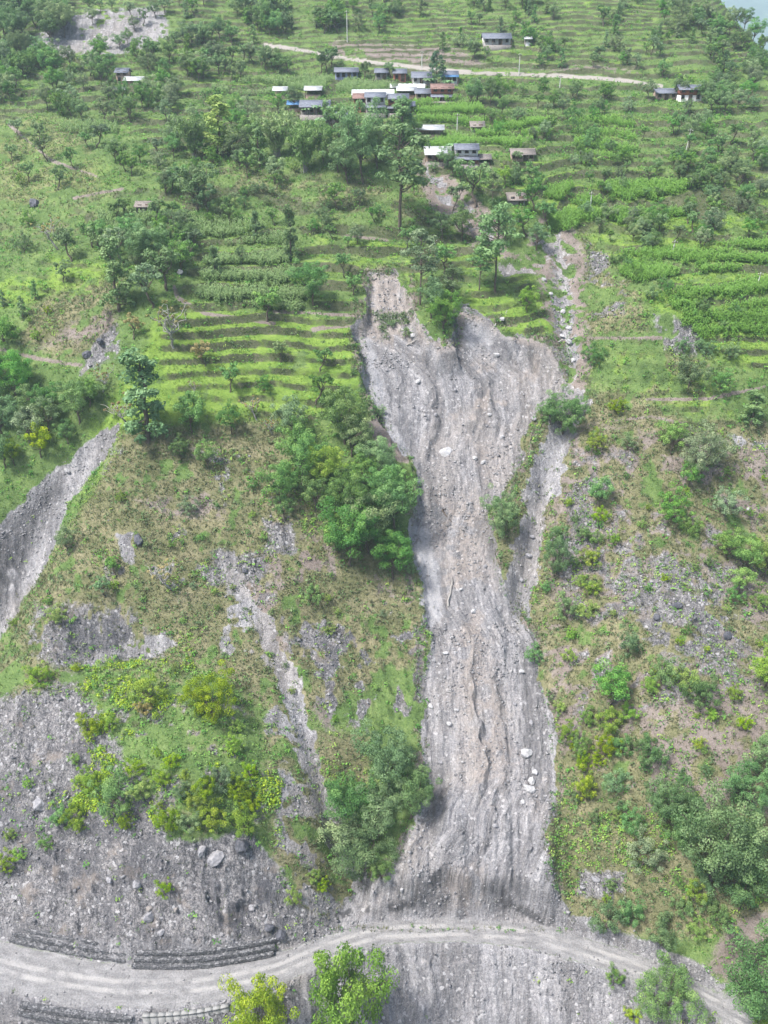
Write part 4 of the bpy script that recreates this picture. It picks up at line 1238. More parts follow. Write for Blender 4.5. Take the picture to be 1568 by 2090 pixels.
NOUN = {'broad': ('broad_leaved_tree', 'leafy tree', 'tree'), 'shrub': ('shrub', 'rounded bush', 'bush'), 'lopped': ('fodder_tree', 'lopped fodder tree', 'tree'),
        'bare': ('sparse_tree', 'nearly bare tree', 'tree'), 'column': ('columnar_tree', 'columnar tree', 'tree'), 'tiered': ('tall_tree', 'tall open-crowned tree', 'tree'),
        'bamboo': ('bamboo_clump', 'arching bamboo clump', 'bamboo'), 'cone': ('dense_tree', 'dense dark egg-shaped tree', 'tree'), 'banana': ('banana_plant', 'banana plant', 'plant')}
TONE = {'broad': 'green', 'pale': 'grey-green', 'dark': 'dull dark', 'yellow': 'yellow-green', 'lime': 'bright green', 'rust': 'brownish', 'fresh': 'rich green', 'bamboo': 'pale', 'conifer': '', 'banana': 'big-leaved'}
ORD = ['', 'second', 'third', 'fourth', 'fifth', 'sixth', 'seventh', 'eighth', 'ninth', 'tenth', 'eleventh', 'twelfth', 'thirteenth', 'fourteenth', 'fifteenth', 'sixteenth']
groups = {}
for p in P_:
    groups.setdefault((p['region'], p['kind'], p['f']), []).append(p)
for (region, kind, f), ps in groups.items():
    base = ('%s %s' % (TONE[f], NOUN[kind][1])).strip()
    if region == 'front':
        continue
    ps.sort(key=lambda p: p['u'])
    n = len(ps)
    for i, p in enumerate(ps):
        if n == 1:
            w = ''
        elif i == 0:
            w = ', leftmost'
        elif i == n - 1:
            w = ', rightmost'
        elif i < 14:
            w = ', %s from left' % ORD[i]
        else:
            w = ', %s from right' % ORD[min(n - 1 - i, 15)]
        p['label'] = '%s %s%s' % (base, region, w)


def label_fix(u, v, text):
    best = min((p for p in P_), key=lambda p: (p['u'] - u) ** 2 + (p['v'] - v) ** 2)
    best['label'] = text


for p in P_:
    if p['region'] == 'front':
        p['label'] = ('tall bright green tree rising from below the road, in front of the grey slope' if p['u'] > 600 else
                      'yellow-green tree top poking up below the road, left of the taller tree')
label_fix(303, 900, 'tall dark columnar tree standing alone at the brink above the left gully')
label_fix(816, 466, 'tallest open-crowned tree, standing just below the house with the white roof')
label_fix(891, 174, 'dense dark egg-shaped tree between the upper village houses')
label_fix(354, 706, 'nearly bare spreading tree at the corner of the grassy terraces')
label_fix(1028, 1094, 'grey-green bush on the narrow turf rib between slide and side gully')
label_fix(1442, 1800, 'largest dull green tree in the thicket above the right end of the road')
label_fix(243, 634, 'tall creeper-clad columnar tree on the steep spur left of the terraces')
label_fix(1075, 638, 'small bright green tree alone on the turf above the slide rim')


def tag(o, label=None, cat=None, group=None, kind=None):
    for k, val in (('label', label), ('category', cat), ('group', group), ('kind', kind)):
        if val:
            o[k] = val
    return o


def empty(name, loc, rz=0.0):
    o = bpy.data.objects.new(name, None)
    o.location = loc
    o.rotation_euler = (0, 0, rz)
    o.empty_display_size = 0.5
    col.objects.link(o)
    return o


def part(name, me, parent):
    o = bpy.data.objects.new(name, me)
    o.parent = parent
    col.objects.link(o)
    return o


gp = np.random.default_rng(5)
GROUPNAME = {'broad': 'leafy trees of the hillside', 'shrub': 'bushes of the hillside', 'lopped': 'lopped fodder trees', 'bare': 'nearly bare trees',
             'column': 'narrow columnar trees', 'tiered': 'tall open-crowned trees', 'bamboo': 'bamboo clumps below the village', 'banana': 'banana plants in the village', 'cone': None}
for p in P_:
    if 'world' in p:
        x, y = p['world']
        z, H = float(ground(x, y)[0]), p['H']
        wf = p['W']
    else:
        x, y, z, dist = hit(p['u'], p['v'])
        ca = math.sqrt(max(0.15, 1 - (z / dist) ** 2))
        H = p['h'] * dist / F_PX / (0.35 + 0.65 * ca) * 1.04
        wf = p['w'] * (0.84 if p['kind'] == 'shrub' else 0.92 if p['kind'] == 'broad' else 1.0)
        if p['v'] > 1000:
            H *= 0.92
        if 'thicket' in p['region'] or ('lower slope right' in p['region'] and p['f'] == 'dark'):
            H *= 0.78
    var = int(gp.integers(NVAR.get(p['kind'], 2)))
    if 'world' in p:
        var = 0
    pk = p['kind']
    if pk in ('broad', 'shrub') and H > 8.0:
        pk, var = pk + 'L', var % 2
    tm, cm = PROTO[pk, var]
    o = empty(NOUN[p['kind']][0], (x, y, z + CAM_Z), gp.uniform(0, 6.283))
    o.scale = (H * wf * gp.uniform(0.92, 1.1), H * wf * gp.uniform(0.92, 1.1), H)
    tag(o, p['label'], NOUN[p['kind']][2], GROUPNAME[p['kind']])
    part('trunk', tm, o)
    cr = part('crown', cm, o)
    cr.material_slots[0].link = 'OBJECT'
    cr.material_slots[0].material = FOL[p['f']]
    p['xyz'] = (x, y, z)
print('plants', len(P_), round(time.time() - T0, 1))

# ------------------------------------------------------------------ plain object materials
def simple_mat(name, c1, c2, scale=3.0, rough=0.85, bump=0.03, wave=None, spec=0.2):
    N = NT(name)
    P = N.n('ShaderNodeTexCoord').outputs['Object']
    nz = N.noise(P, scale, 4, 0.6)
    c = N.ramp(nz, [(0.32, c1), (0.68, c2)])
    h = nz
    if wave:
        wv = N.n('ShaderNodeTexWave', bands_direction='X')
        wv.inputs['Scale'].default_value = wave
        N.l(P, wv.inputs['Vector'])
        h = N.math('ADD', N.math('MULTIPLY', wv.outputs[1], 0.8), N.math('MULTIPLY', nz, 0.4))
        c = N.mix(N.math('MULTIPLY', wv.outputs[1], 0.15), c, (0.05, 0.05, 0.05))
    return N.done(N.bsdf(c, rough, N.bump(h, bump, 0.6), spec))


MAT = {
    'slate': simple_mat('roof_slate', (0.10, 0.11, 0.14), (0.20, 0.215, 0.25), 2.5, 0.7, 0.05),
    'white_sheet': simple_mat('roof_white_sheet', (0.42, 0.44, 0.44), (0.58, 0.59, 0.58), 1.5, 0.5, 0.03, 6.0, 0.4),
    'film': simple_mat('tunnel_film', (0.46, 0.48, 0.46), (0.62, 0.63, 0.61), 1.0, 0.4, 0.02, None, 0.4),
    'blue': simple_mat('roof_blue_sheet', (0.06, 0.17, 0.36), (0.12, 0.28, 0.50), 1.5, 0.5, 0.03, 6.0, 0.4),
    'rust': simple_mat('roof_rusty_tile', (0.20, 0.12, 0.10), (0.32, 0.21, 0.18), 3.0, 0.85, 0.05, 5.0),
    'thatch': simple_mat('roof_thatch', (0.15, 0.13, 0.115), (0.29, 0.255, 0.23), 5.0, 0.95, 0.08),
    'red': simple_mat('wall_red_clay', (0.24, 0.085, 0.06), (0.36, 0.14, 0.10), 2.0),
    'whitewash': simple_mat('wall_whitewash', (0.58, 0.57, 0.55), (0.76, 0.75, 0.72), 1.5),
    'stone': simple_mat('wall_rough_stone', (0.13, 0.12, 0.11), (0.33, 0.30, 0.28), 6.0, 0.9, 0.08),
    'mud': simple_mat('wall_mud', (0.25, 0.18, 0.135), (0.40, 0.31, 0.25), 2.0),
    'bluewall': simple_mat('wall_pale_blue', (0.16, 0.18, 0.30), (0.27, 0.30, 0.43), 2.0),
    'wood': simple_mat('timber', (0.05, 0.036, 0.026), (0.13, 0.095, 0.07), 8.0),
    'pane': simple_mat('dark_opening', (0.012, 0.012, 0.014), (0.03, 0.03, 0.032), 2.0, 0.4),
    'pole': simple_mat('pole_grey', (0.42, 0.42, 0.40), (0.60, 0.60, 0.57), 4.0, 0.6),
    'concrete': simple_mat('wall_concrete', (0.20, 0.20, 0.19), (0.31, 0.305, 0.295), 1.2, 0.9, 0.03),
    'cobalt': simple_mat('blue_tarpaulin', (0.03, 0.18, 0.38), (0.05, 0.28, 0.50), 2.0, 0.5),
}


def box_geo(G, x0, x1, y0, y1, z0, z1, tint=0.0):
    V = [(x0, y0, z0), (x1, y0, z0), (x1, y1, z0), (x0, y1, z0), (x0, y0, z1), (x1, y0, z1), (x1, y1, z1), (x0, y1, z1)]
    Fq = [(0, 3, 2, 1), (4, 5, 6, 7), (0, 1, 5, 4), (1, 2, 6, 5), (2, 3, 7, 6), (3, 0, 4, 7)]
    G.add(V, Fq, tint)


def box_part(name, b, mat, parent):
    G = Geo()
    box_geo(G, *b)
    return part(name, G.mesh(name, MAT[mat] if isinstance(mat, str) else mat), parent)


def gable_part(name, x0, x1, y0, y1, z_eave, rise, th, mat, parent, shed=False):
    """two roof slopes with thickness, ridge along x (or one slope falling to the front)"""
    G = Geo()
    ym = y1 if shed else (y0 + y1) / 2
    zr = z_eave + rise

    def slab(ya, za, yb, zb):
        V = [(x0, ya, za), (x1, ya, za), (x1, yb, zb), (x0, yb, zb), (x0, ya, za + th), (x1, ya, za + th), (x1, yb, zb + th), (x0, yb, zb + th)]
        G.add(V, [(0, 3, 2, 1), (4, 5, 6, 7), (0, 1, 5, 4), (1, 2, 6, 5), (2, 3, 7, 6), (3, 0, 4, 7)])
    slab(y0, z_eave, ym, zr)
    if not shed:
        slab(ym + 0.01, zr, y1, z_eave)
        V = [(x0 - 0.05, ym - 0.14, zr + th * 0.7), (x1 + 0.05, ym - 0.14, zr + th * 0.7), (x1 + 0.05, ym, zr + th + 0.09), (x0 - 0.05, ym, zr + th + 0.09),
             (x1 + 0.05, ym + 0.14, zr + th * 0.7), (x0 - 0.05, ym + 0.14, zr + th * 0.7)]
        G.add(V, [(0, 1, 2, 3), (3, 2, 4, 5)])
    return part(name, G.mesh(name, MAT[mat]), parent)


def gable_ends(G, x0, x1, y0, y1, z, rise):
    ym = (y0 + y1) / 2
    for x in (x0, x1):
        xx = x + (0.12 if x == x0 else -0.12)
        a, b = min(x, xx), max(x, xx)
        V = [(a, y0, z), (b, y0, z), (b, y1, z), (a, y1, z), (a, ym, z + rise), (b, ym, z + rise)]
        G.add(V, [(0, 1, 5, 4), (3, 4, 5, 2), (0, 4, 3, 3), (1, 2, 5, 5)])


def window_part(x, z, w, h, y, parent, frame='wood'):
    f = box_part('window', (x - w / 2, x + w / 2, y - 0.07, y + 0.02, z, z + h), frame, parent)
    box_part('pane', (x - w / 2 + 0.10, x + w / 2 - 0.10, y - 0.085, y - 0.06, z + 0.1, z + h - 0.1), 'pane', f)
    box_part('sill', (x - w / 2 - 0.08, x + w / 2 + 0.08, y - 0.16, y + 0.0, z - 0.08, z - 0.003), frame, f)


def place_px(u0, u1, vb):
    x, y, z, d = hit((u0 + u1) / 2, vb)
    return x, y, z + CAM_Z, (u1 - u0) * d / F_PX


def house(u0, u1, vb, label, storeys=1, wall='stone', upper=None, roof='slate', veranda=False, nwin=2, depth=3.8, rot=0.0, hs=2.1, cat='house', name='house', door=True, slope_mat=None):
    x, y, z, w = place_px(u0, u1, vb)
    o = empty(name, (x, y, z), rot)
    tag(o, label, cat)
    hw = w / 2 * 0.88
    hs *= 0.9
    H = storeys * hs
    G = Geo()
    if upper:
        box_geo(G, -hw, hw, 0, depth, -1.8, hs)
        part('wall', G.mesh('wall', MAT[wall]), o)
        G = Geo()
        box_geo(G, -hw, hw, -0.004, depth + 0.004, hs + 0.003, H)
        gable_ends(G, -hw, hw, 0, depth, H, depth * 0.19)
        part('upper_wall', G.mesh('upper_wall', MAT[upper]), o)
    else:
        box_geo(G, -hw, hw, 0, depth, -1.8, H)
        gable_ends(G, -hw, hw, 0, depth, H, depth * 0.19)
        part('wall', G.mesh('wall', MAT[wall]), o)
    gable_part('roof', -hw - 0.35, hw + 0.35, -0.65, depth + 0.65, H - 0.28, depth * 0.19 + 0.25, 0.12, roof, o)
    for s in range(storeys):
        n = nwin
        for i in range(n):
            xx = -hw + (i + 0.5) * 2 * hw / n
            if s == 0 and door and i == n // 2:
                continue
            window_part(xx, s * hs + 0.75, 0.85, 0.95, -0.004, o)
    if door:
        xx = -hw + (n // 2 + 0.5) * 2 * hw / n
        d = box_part('door', (xx - 0.5, xx + 0.5, -0.08, 0.02, 0.0, 1.8), 'wood', o)
        box_part('handle', (xx + 0.3, xx + 0.36, -0.14, -0.083, 0.85, 1.0), 'pole', d)
    if veranda:
        gable_part('veranda_roof', -hw - 0.3, hw + 0.3, -2.0, -0.01, hs - 0.55, 0.5, 0.09, slope_mat or roof, o, True)
        np_ = max(3, int(w / 2.2))
        for i in range(np_):
            xx = -hw + 2 * hw * i / (np_ - 1)
            box_part('post', (xx - 0.08, xx + 0.08, -1.85, -1.69, -1.5, hs - 0.53), 'wood', o)
        box_part('plinth', (-hw - 0.1, hw + 0.1, -2.1, -0.01, -2.2, 0.05), 'stone', o)
    return o


def shed(u0, u1, vb, label, roof='white_sheet', h=2.0, depth=3.6, wall='mud', rot=0.0, half=True):
    x, y, z, w = place_px(u0, u1, vb)
    o = empty('shed', (x, y, z), rot)
    tag(o, label, 'shed')
    hw = w / 2 * 0.92
    np_ = max(2, int(w / 2.5) + 1)
    for yy in (0.0, depth):
        for i in range(np_):
            xx = -hw + 2 * hw * i / (np_ - 1)
            box_part('post', (xx - 0.09, xx + 0.09, yy - 0.09, yy + 0.09, -1.4, h), 'wood', o)
    box_part('back_wall', (-hw, hw, depth - 0.35, depth - 0.1, -1.2, h - 0.1), wall, o)
    if half:
        box_part('low_wall', (-hw + 0.1, hw - 0.1, -0.06, 0.06, -1.4, h * 0.45), wall, o)
    gable_part('roof', -hw - 0.4, hw + 0.4, -0.6, depth + 0.5, h - 0.1, depth * 0.16 + 0.25, 0.09, roof, o)
    return o


def tunnel(u0, u1, vb, label, h=1.9, depth=4.5):
    x, y, z, w = place_px(u0, u1, vb)
    o = empty('crop_tunnel', (x, y, z))
    tag(o, label, 'tunnel')
    hw = w / 2 * 0.96
    G = Geo()
    K, S = 10, 14
    V, Fq = [], []
    for i in range(S + 1):
        xx = -hw + 2 * hw * i / S
        sag = 0.10 * abs(math.sin(i * math.pi / 2))
        for k in range(K + 1):
            th = math.pi * k / K
            V.append((xx, depth / 2 - math.cos(th) * depth / 2, 0.55 + (h - 0.55 - sag) * math.sin(th)))
    for i in range(S):
        for k in range(K):
            a = i * (K + 1) + k
            Fq.append((a, a + 1, a + K + 2, a + K + 1))
    G.add(V, Fq)
    part('cover', G.mesh('cover', MAT['film'], True), o)
    for i in range(0, S + 1, 3):
        xx = -hw + 2 * hw * i / S
        box_part('hoop_post', (xx - 0.05, xx + 0.05, -0.05, 0.05, -1.4, 0.6), 'wood', o)
    box_part('end_sheet', (-hw - 0.03, -hw + 0.0, 0.3, depth - 0.3, -1.0, 0.9), 'film', o)
    return o


house(684, 731, 163, 'long blue-grey house at the left end of the upper village row', 1, 'bluewall', None, 'slate', False, 4, hs=2.3)
house(766, 791, 163, 'small grey house behind the tall maize in the upper row', 1, 'stone', None, 'slate', False, 2)
house(803, 829, 166, 'narrow red-brown house in the middle of the upper village row', 1, 'red', None, 'slate', False, 2, hs=2.4)
house(841, 880, 172, 'slate-roofed house with pale posts left of the dense dark tree', 1, 'whitewash', None, 'slate', True, 3, hs=2.4)
house(900, 934, 171, 'house with blue lower roof right of the dense dark tree', 1, 'whitewash', None, 'slate', True, 3, hs=2.5, slope_mat='blue')
tunnel(798, 866, 184, 'long low white crop tunnel above the village centre', 1.5)
tunnel(719, 760, 200, 'left one of two arched white crop tunnels')
tunnel(762, 804, 199, 'right one of two arched white crop tunnels')
shed(812, 848, 202, 'open shed with bright white roof right of the arched tunnels')
house(848, 878, 204, 'low mud-walled house with slate roof beside the red two-storey house', 1, 'mud', None, 'slate', False, 2, hs=1.9)
house(880, 925, 206, 'red two-storey house with lean-to at the right end of the village', 2, 'red', 'red', 'rust', True, 3, hs=1.7, slope_mat='slate')
shed(560, 585, 202, 'small white-roofed shed at the far left of the village')
shed(624, 655, 201, 'white-roofed shed left of the arched crop tunnels')
house(613, 674, 234, 'long slate-roofed house behind the banana plants', 1, 'stone', None, 'slate', True, 4, hs=2.6)
shed(589, 612, 228, 'blue-roofed lean-to beside the long slate-roofed house', 'blue', 1.7)
house(722, 748, 230, 'house with rusty red roof left of the whitewashed house', 2, 'red', 'red', 'rust', False, 2, hs=1.9)
house(746, 787, 231, 'whitewashed two-storey house with dark windows in the village centre', 2, 'stone', 'whitewash', 'slate', True, 3, hs=2.1)
house(792, 833, 231, 'red clay two-storey house right of the whitewashed house', 2, 'mud', 'red', 'slate', True, 3, hs=1.9)
shed(830, 845, 231, 'tiny dark lean-to at the right end of the red clay house', 'slate', 1.7)
house(664, 714, 254, 'slate-roofed house half hidden by trees below the village', 1, 'stone', None, 'slate', False, 3, hs=2.0)
shed(851, 904, 283, 'long white-roofed shed alone among the maize terraces')
house(961, 988, 270, 'small roofed stone hut among the maize right of the village', 1, 'stone', None, 'thatch', False, 2, hs=1.6)
house(867, 920, 330, 'house with large white roof above the head of the upper chute', 1, 'mud', None, 'white_sheet', True, 3, hs=2.4, slope_mat='white_sheet')
house(928, 976, 335, 'two-storey red and white house at the top of the upper chute', 2, 'red', 'whitewash', 'slate', True, 3, hs=1.8)
shed(972, 1000, 338, 'small pale lean-to right of the red and white house', 'thatch', 1.4)
house(1043, 1091, 330, 'long low pale house with brown roof right of the chute houses', 1, 'mud', None, 'thatch', False, 4, hs=1.9)
house(1036, 1073, 418, 'little field hut with pale thatched roof above the slide', 1, 'stone', None, 'thatch', False, 2, hs=1.3, depth=4.5, cat='hut', name='field_hut')
house(986, 1042, 92, 'lone grey house with posts high above the upper road', 1, 'whitewash', None, 'slate', True, 4, hs=2.4)
shed(1072, 1083, 94, 'tiny white outhouse right of the lone high house', 'white_sheet', 1.8, 2.0, 'whitewash')
house(1339, 1381, 204, 'dark slate-roofed house at the right, left one of a pair', 1, 'mud', None, 'slate', False, 3, hs=2.0)
house(1385, 1431, 208, 'red and white house at the right, right one of a pair', 2, 'whitewash', 'red', 'slate', False, 3, hs=1.7)
house(239, 263, 172, 'small mud-brown house among trees at the upper left', 2, 'mud', None, 'slate', False, 2, hs=1.7)
shed(257, 291, 181, 'white-roofed shed among trees at the upper left')
tunnel(230, 256, 189, 'short white crop tunnel at the upper left', 1.4, 3.0)
house(278, 312, 434, 'ruined dark-roofed hut on the left maize terraces', 1, 'stone', None, 'thatch', False, 2, hs=1.6, depth=3.0, cat='hut', name='field_hut')
print('houses', round(time.time() - T0, 1))

# ------------------------------------------------------------------ poles
def pole(u0, v0, u1, v1, label):
    x, y, z, d = hit(u0, v0)
    h = math.hypot(u1 - u0, v1 - v0) * d / F_PX * 1.05
    o = empty('utility_pole', (x, y, z + CAM_Z))
    tag(o, label, 'pole', 'utility poles on the hillside')
    lean = math.atan2(u1 - u0, v0 - v1)
    o.rotation_euler = (0, lean, 0)
    G = Geo()
    G.add(*tube([(0, 0, -0.8), (0, 0, h * 0.5), (0, 0, h)], [0.13, 0.11, 0.08], 8))
    part('shaft', G.mesh('shaft', MAT['pole'], True), o)
    c = box_part('crossarm', (-0.55, 0.55, -0.16, -0.085, h - 0.55, h - 0.43), 'wood', o)
    for s in (-0.45, 0.45):
        G = Geo()
        G.add(*tube([(s, -0.12, h - 0.427), (s, -0.12, h - 0.33), (s, -0.12, h - 0.24)], [0.04, 0.06, 0.025], 6))
        part('insulator', G.mesh('insulator', MAT['whitewash'], True), c)


for a in ((893, 535, 886, 493, 'leaning pale pole on the turf above the slide'), (1401, 306, 1404, 272, 'pale pole in the right-hand woods beside yellowish bush'),
          (1372, 520, 1374, 494, 'pole at the upper edge of the right-hand fields'), (1545, 588, 1547, 560, 'pole in the maize near the right edge'),
          (1205, 424, 1205, 396, 'pole in the hedgerow below the upper right maize'), (861, 138, 861, 112, 'pole beside the upper road above the village'),
          (1142, 186, 1142, 160, 'pole just under the right part of the upper road'), (1059, 155, 1059, 120, 'taller pole beside the upper road right of the village'),
          (933, 266, 933, 238, 'pole in the maize below the red two-storey house'), (709, 86, 709, 38, 'tall pole on the high terraces above the village')):
    pole(*a)

# ------------------------------------------------------------------ gabion walls along the main road
def gabion_material():
    N = NT('gabion_stone')
    P = N.n('ShaderNodeNewGeometry').outputs['Position']
    v1 = N.vor(P, 4.2, 'F1', 'Color')
    sp = N.n('ShaderNodeSeparateColor')
    N.l(v1, sp.inputs[0])
    d = N.vor(P, 4.2, 'DISTANCE_TO_EDGE')
    c = N.ramp(sp.outputs[0], [(0.0, (0.065, 0.066, 0.07)), (0.6, (0.15, 0.15, 0.155)), (1.0, (0.30, 0.297, 0.30))])
    c = N.mix(N.rng(d, 0.0, 0.04, 0.7, 0), c, (0.03, 0.03, 0.03))
    return N.done(N.bsdf(c, 0.9, N.bump(N.rng(d, 0, 0.12), 0.15, 0.8), 0.15))


GABION = gabion_material()


def gabion_basket(L, D, H, g):
    """stone-filled basket: a slightly bulging, uneven block"""
    nx, ny, nz = 6, 3, 3
    V, Fq = [], []

    def face(fn, a, b):
        o = len(V)
        for i in range(a + 1):
            for j in range(b + 1):
                p = np.array(fn(i / a, j / b))
                c = p - np.array([0, 0, H / 2])
                bulge = 0.07 * math.sin(math.pi * i / a) * math.sin(math.pi * j / b)
                dirv = np.array([c[0] / L, c[1] / D, c[2] / H])
                m = np.argmax(np.abs(dirv))
                off = np.zeros(3)
                off[m] = math.copysign(bulge + 0.025 * math.sin(9 * i + 5 * j + 40 * g), dirv[m]) if 0 < i < a and 0 < j < b else 0
                V.append(p + off)
        for i in range(a):
            for j in range(b):
                k = o + i * (b + 1) + j
                Fq.append((k, k + 1, k + b + 2, k + b + 1))
    X, Y = L / 2, D / 2
    face(lambda s, t: (-X + L * s, -Y, H * t), nx, nz)
    face(lambda s, t: (-X + L * s, Y, H * (1 - t)), nx, nz)
    face(lambda s, t: (-X + L * s, -Y + D * t, H), nx, ny)
    face(lambda s, t: (-X, -Y + D * (1 - s), H * t), ny, nz)
    face(lambda s, t: (X, -Y + D * s, H * t), ny, nz)
    G = Geo()
    G.add(V, Fq)
    return G.mesh('basket', GABION, False)


BASKETS = [gabion_basket(2.06, 1.0, 0.85, g) for g in (0.1, 0.37, 0.71)]


def gabion_wall(x0, x1, off, tiers, label, zb=0.0, taper=False, side=1):
    xs = np.arange(x0, x1, 0.25)
    ys = np.interp(xs, _xs, _ys) + side * (np.interp(xs, _hwx, _hw) + off)
    s = np.concatenate([[0], np.cumsum(np.hypot(np.diff(xs), np.diff(ys)))])
    o = empty('gabion_wall', (xs[len(xs) // 2], ys[len(xs) // 2], RZ + CAM_Z + zb))
    tag(o, label, 'wall', 'gabion walls along the road')
    n = int(s[-1] / 2.02)
    cx, cy_, cz = o.location
    for t in range(tiers):
        for i in range(n):
            if taper and t == tiers - 1 and i < 2:
                continue
            sc = (i + 0.5) * 2.02 + 0.3 * t
            px, py = np.interp(sc, s, xs), np.interp(sc, s, ys)
            qx, qy = np.interp(sc + 0.4, s, xs), np.interp(sc + 0.4, s, ys)
            ang = math.atan2(qy - py, qx - px)
            nx_, ny_ = -math.sin(ang), math.cos(ang)
            b = part('basket', BASKETS[(i + 2 * t) % 3], o)
            dd = t * 0.5
            b.location = (px + nx_ * dd - cx, py + ny_ * dd - cy_, -0.12 + t * 0.853)
            b.rotation_euler = (0.02 * math.sin(i * 3.1), 0.0, ang)
    return o


def road_x(u, v):
    d = pixel_ray(u, v)
    return d[0] * RZ / d[2]


gabion_wall(road_x(22, 1925), road_x(258, 1975), 0.75, 3, 'three-tier gabion wall along the wide left part of the road')
gabion_wall(road_x(268, 1985), road_x(566, 1950), 0.15, 3, 'curved three-tier gabion wall at the foot of the rubbly knoll')
gabion_wall(road_x(40, 2030), road_x(285, 2075), 1.2, 2, 'gabion wall below the outer edge of the road at lower left', -2.2, False, -1)


def retaining_wall(x0, x1, label):
    xs = np.linspace(x0, x1, 12)
    ys = np.interp(xs, _xs, _ys) - (np.interp(xs, _hwx, _hw) + 1.2)
    o = empty('retaining_wall', (xs[6], ys[6], RZ + CAM_Z))
    tag(o, label, 'wall')
    cx, cy_ = xs[6], ys[6]
    for i in range(11):
        G = Geo()
        gap = 0.001
        for (ya, yb, za, zb) in ((-0.25, 0.3, -4.0, -0.22),):
            ax, bx_ = xs[i] - cx + gap, xs[i + 1] - cx - gap
            a, b = ys[i] - cy_, ys[i + 1] - cy_
            V = [(ax, a + ya, za), (bx_, b + ya, za), (bx_, b + yb, za), (ax, a + yb, za), (ax, a + ya + 0.15, zb), (bx_, b + ya + 0.15, zb), (bx_, b + yb, zb), (ax, a + yb, zb)]
            G.add(V, [(0, 3, 2, 1), (4, 5, 6, 7), (0, 1, 5, 4), (1, 2, 6, 5), (2, 3, 7, 6), (3, 0, 4, 7)])
        pnl = part('panel', G.mesh('panel', MAT['concrete']), o)
        G = Geo()
        ax, bx_ = ax - gap + 0.001, bx_ + gap - 0.001
        V = [(ax, a - 0.2, -0.217), (bx_, b - 0.2, -0.217), (bx_, b + 0.36, -0.217), (ax, a + 0.36, -0.217), (ax, a - 0.2, -0.02), (bx_, b - 0.2, -0.02), (bx_, b + 0.36, -0.02), (ax, a + 0.36, -0.02)]
        G.add(V, [(0, 3, 2, 1), (4, 5, 6, 7), (0, 1, 5, 4), (1, 2, 6, 5), (2, 3, 7, 6), (3, 0, 4, 7)])
        part('coping', G.mesh('coping', MAT['concrete']), pnl)


retaining_wall(road_x(296, 2050), road_x(470, 2030), 'plain grey retaining wall under the outer road edge at lower left')

# ------------------------------------------------------------------ boulders
def rock_material(name, c1, c2, c3):
    N = NT(name)
    P = N.n('ShaderNodeNewGeometry').outputs['Position']
    oi = N.n('ShaderNodeObjectInfo')
    n1 = N.noise(P, 2.2, 5, 0.65)
    c = N.ramp(N.math('ADD', N.math('MULTIPLY', n1, 0.75), N.math('MULTIPLY', N.attr('tint'), 0.25)), [(0.25, c1), (0.5, c2), (0.75, c3)])
    return N.done(N.bsdf(c, 0.85, N.bump(n1, 0.12, 0.7), 0.2))


ROCKM = {'pale': rock_material('boulder_pale', (0.24, 0.24, 0.25), (0.38, 0.375, 0.375), (0.52, 0.51, 0.50)),
         'grey': rock_material('boulder_grey', (0.13, 0.13, 0.14), (0.24, 0.235, 0.245), (0.36, 0.35, 0.35)),
         'tan': rock_material('boulder_tan', (0.12, 0.11, 0.10), (0.21, 0.19, 0.175), (0.31, 0.285, 0.265)),
         'dark': rock_material('boulder_dark', (0.045, 0.046, 0.055), (0.085, 0.087, 0.10), (0.15, 0.15, 0.17))}


def boulder_mesh(seed):
    import bmesh
    g = np.random.default_rng(seed)
    bm = bmesh.new()
    bmesh.ops.create_icosphere(bm, subdivisions=3, radius=1.0)
    pts = np.array([v.co[:] for v in bm.verts])
    for _ in range(11):                                 # split faces
        n = unit(g.normal(size=3)[None])[0]
        h = 0.58 + 0.30 * g.random()
        d = pts @ n
        pts -= np.maximum(d - h, 0)[:, None] * n
    pts *= 1 + 0.05 * g.normal(size=(len(pts), 1))
    pts *= np.array([1.0, 0.8, 0.68])
    for v, p in zip(bm.verts, pts):
        v.co = p
    me = bpy.data.meshes.new('boulder')
    bm.to_mesh(me)
    bm.free()
    a = me.attributes.new('tint', 'FLOAT', 'POINT')
    a.data.foreach_set('value', g.random(len(me.vertices)).astype(np.float32))
    me.materials.append(ROCKM['grey'])
    return me


BM = [boulder_mesh(s) for s in (1, 2, 3, 4)]
BOULD = []


def boulders(region, rows):
    for u, v, s, m in rows:
        BOULD.append(dict(u=u, v=v, s=s, m=m, region=region))


boulders('in the upper bowl of the slide', [(912, 930, 30, 'pale'), (852, 783, 13, 'pale'), (1025, 658, 15, 'pale'), (1013, 729, 12, 'pale'), (969, 940, 13, 'pale'), (1025, 895, 10, 'pale'),
                                           (844, 691, 15, 'pale'), (987, 948, 12, 'pale'), (852, 987, 12, 'pale'), (1089, 859, 11, 'grey'), (930, 800, 10, 'grey'), (890, 850, 10, 'grey'), (1000, 850, 10, 'pale')])
boulders('on the rocky track right of the slide', [(1161, 704, 17, 'pale'), (1161, 676, 13, 'pale'), (1150, 640, 12, 'pale'), (1146, 690, 11, 'pale'), (1110, 575, 11, 'pale'), (1125, 605, 12, 'pale'), (1170, 740, 12, 'pale')])
boulders('in the narrow chute', [(967, 1252, 12, 'pale'), (941, 1206, 10, 'pale'), (908, 1338, 13, 'pale'), (990, 1160, 10, 'grey'), (1078, 1140, 16, 'grey'), (1085, 1100, 12, 'grey'), (1066, 1190, 12, 'grey')])
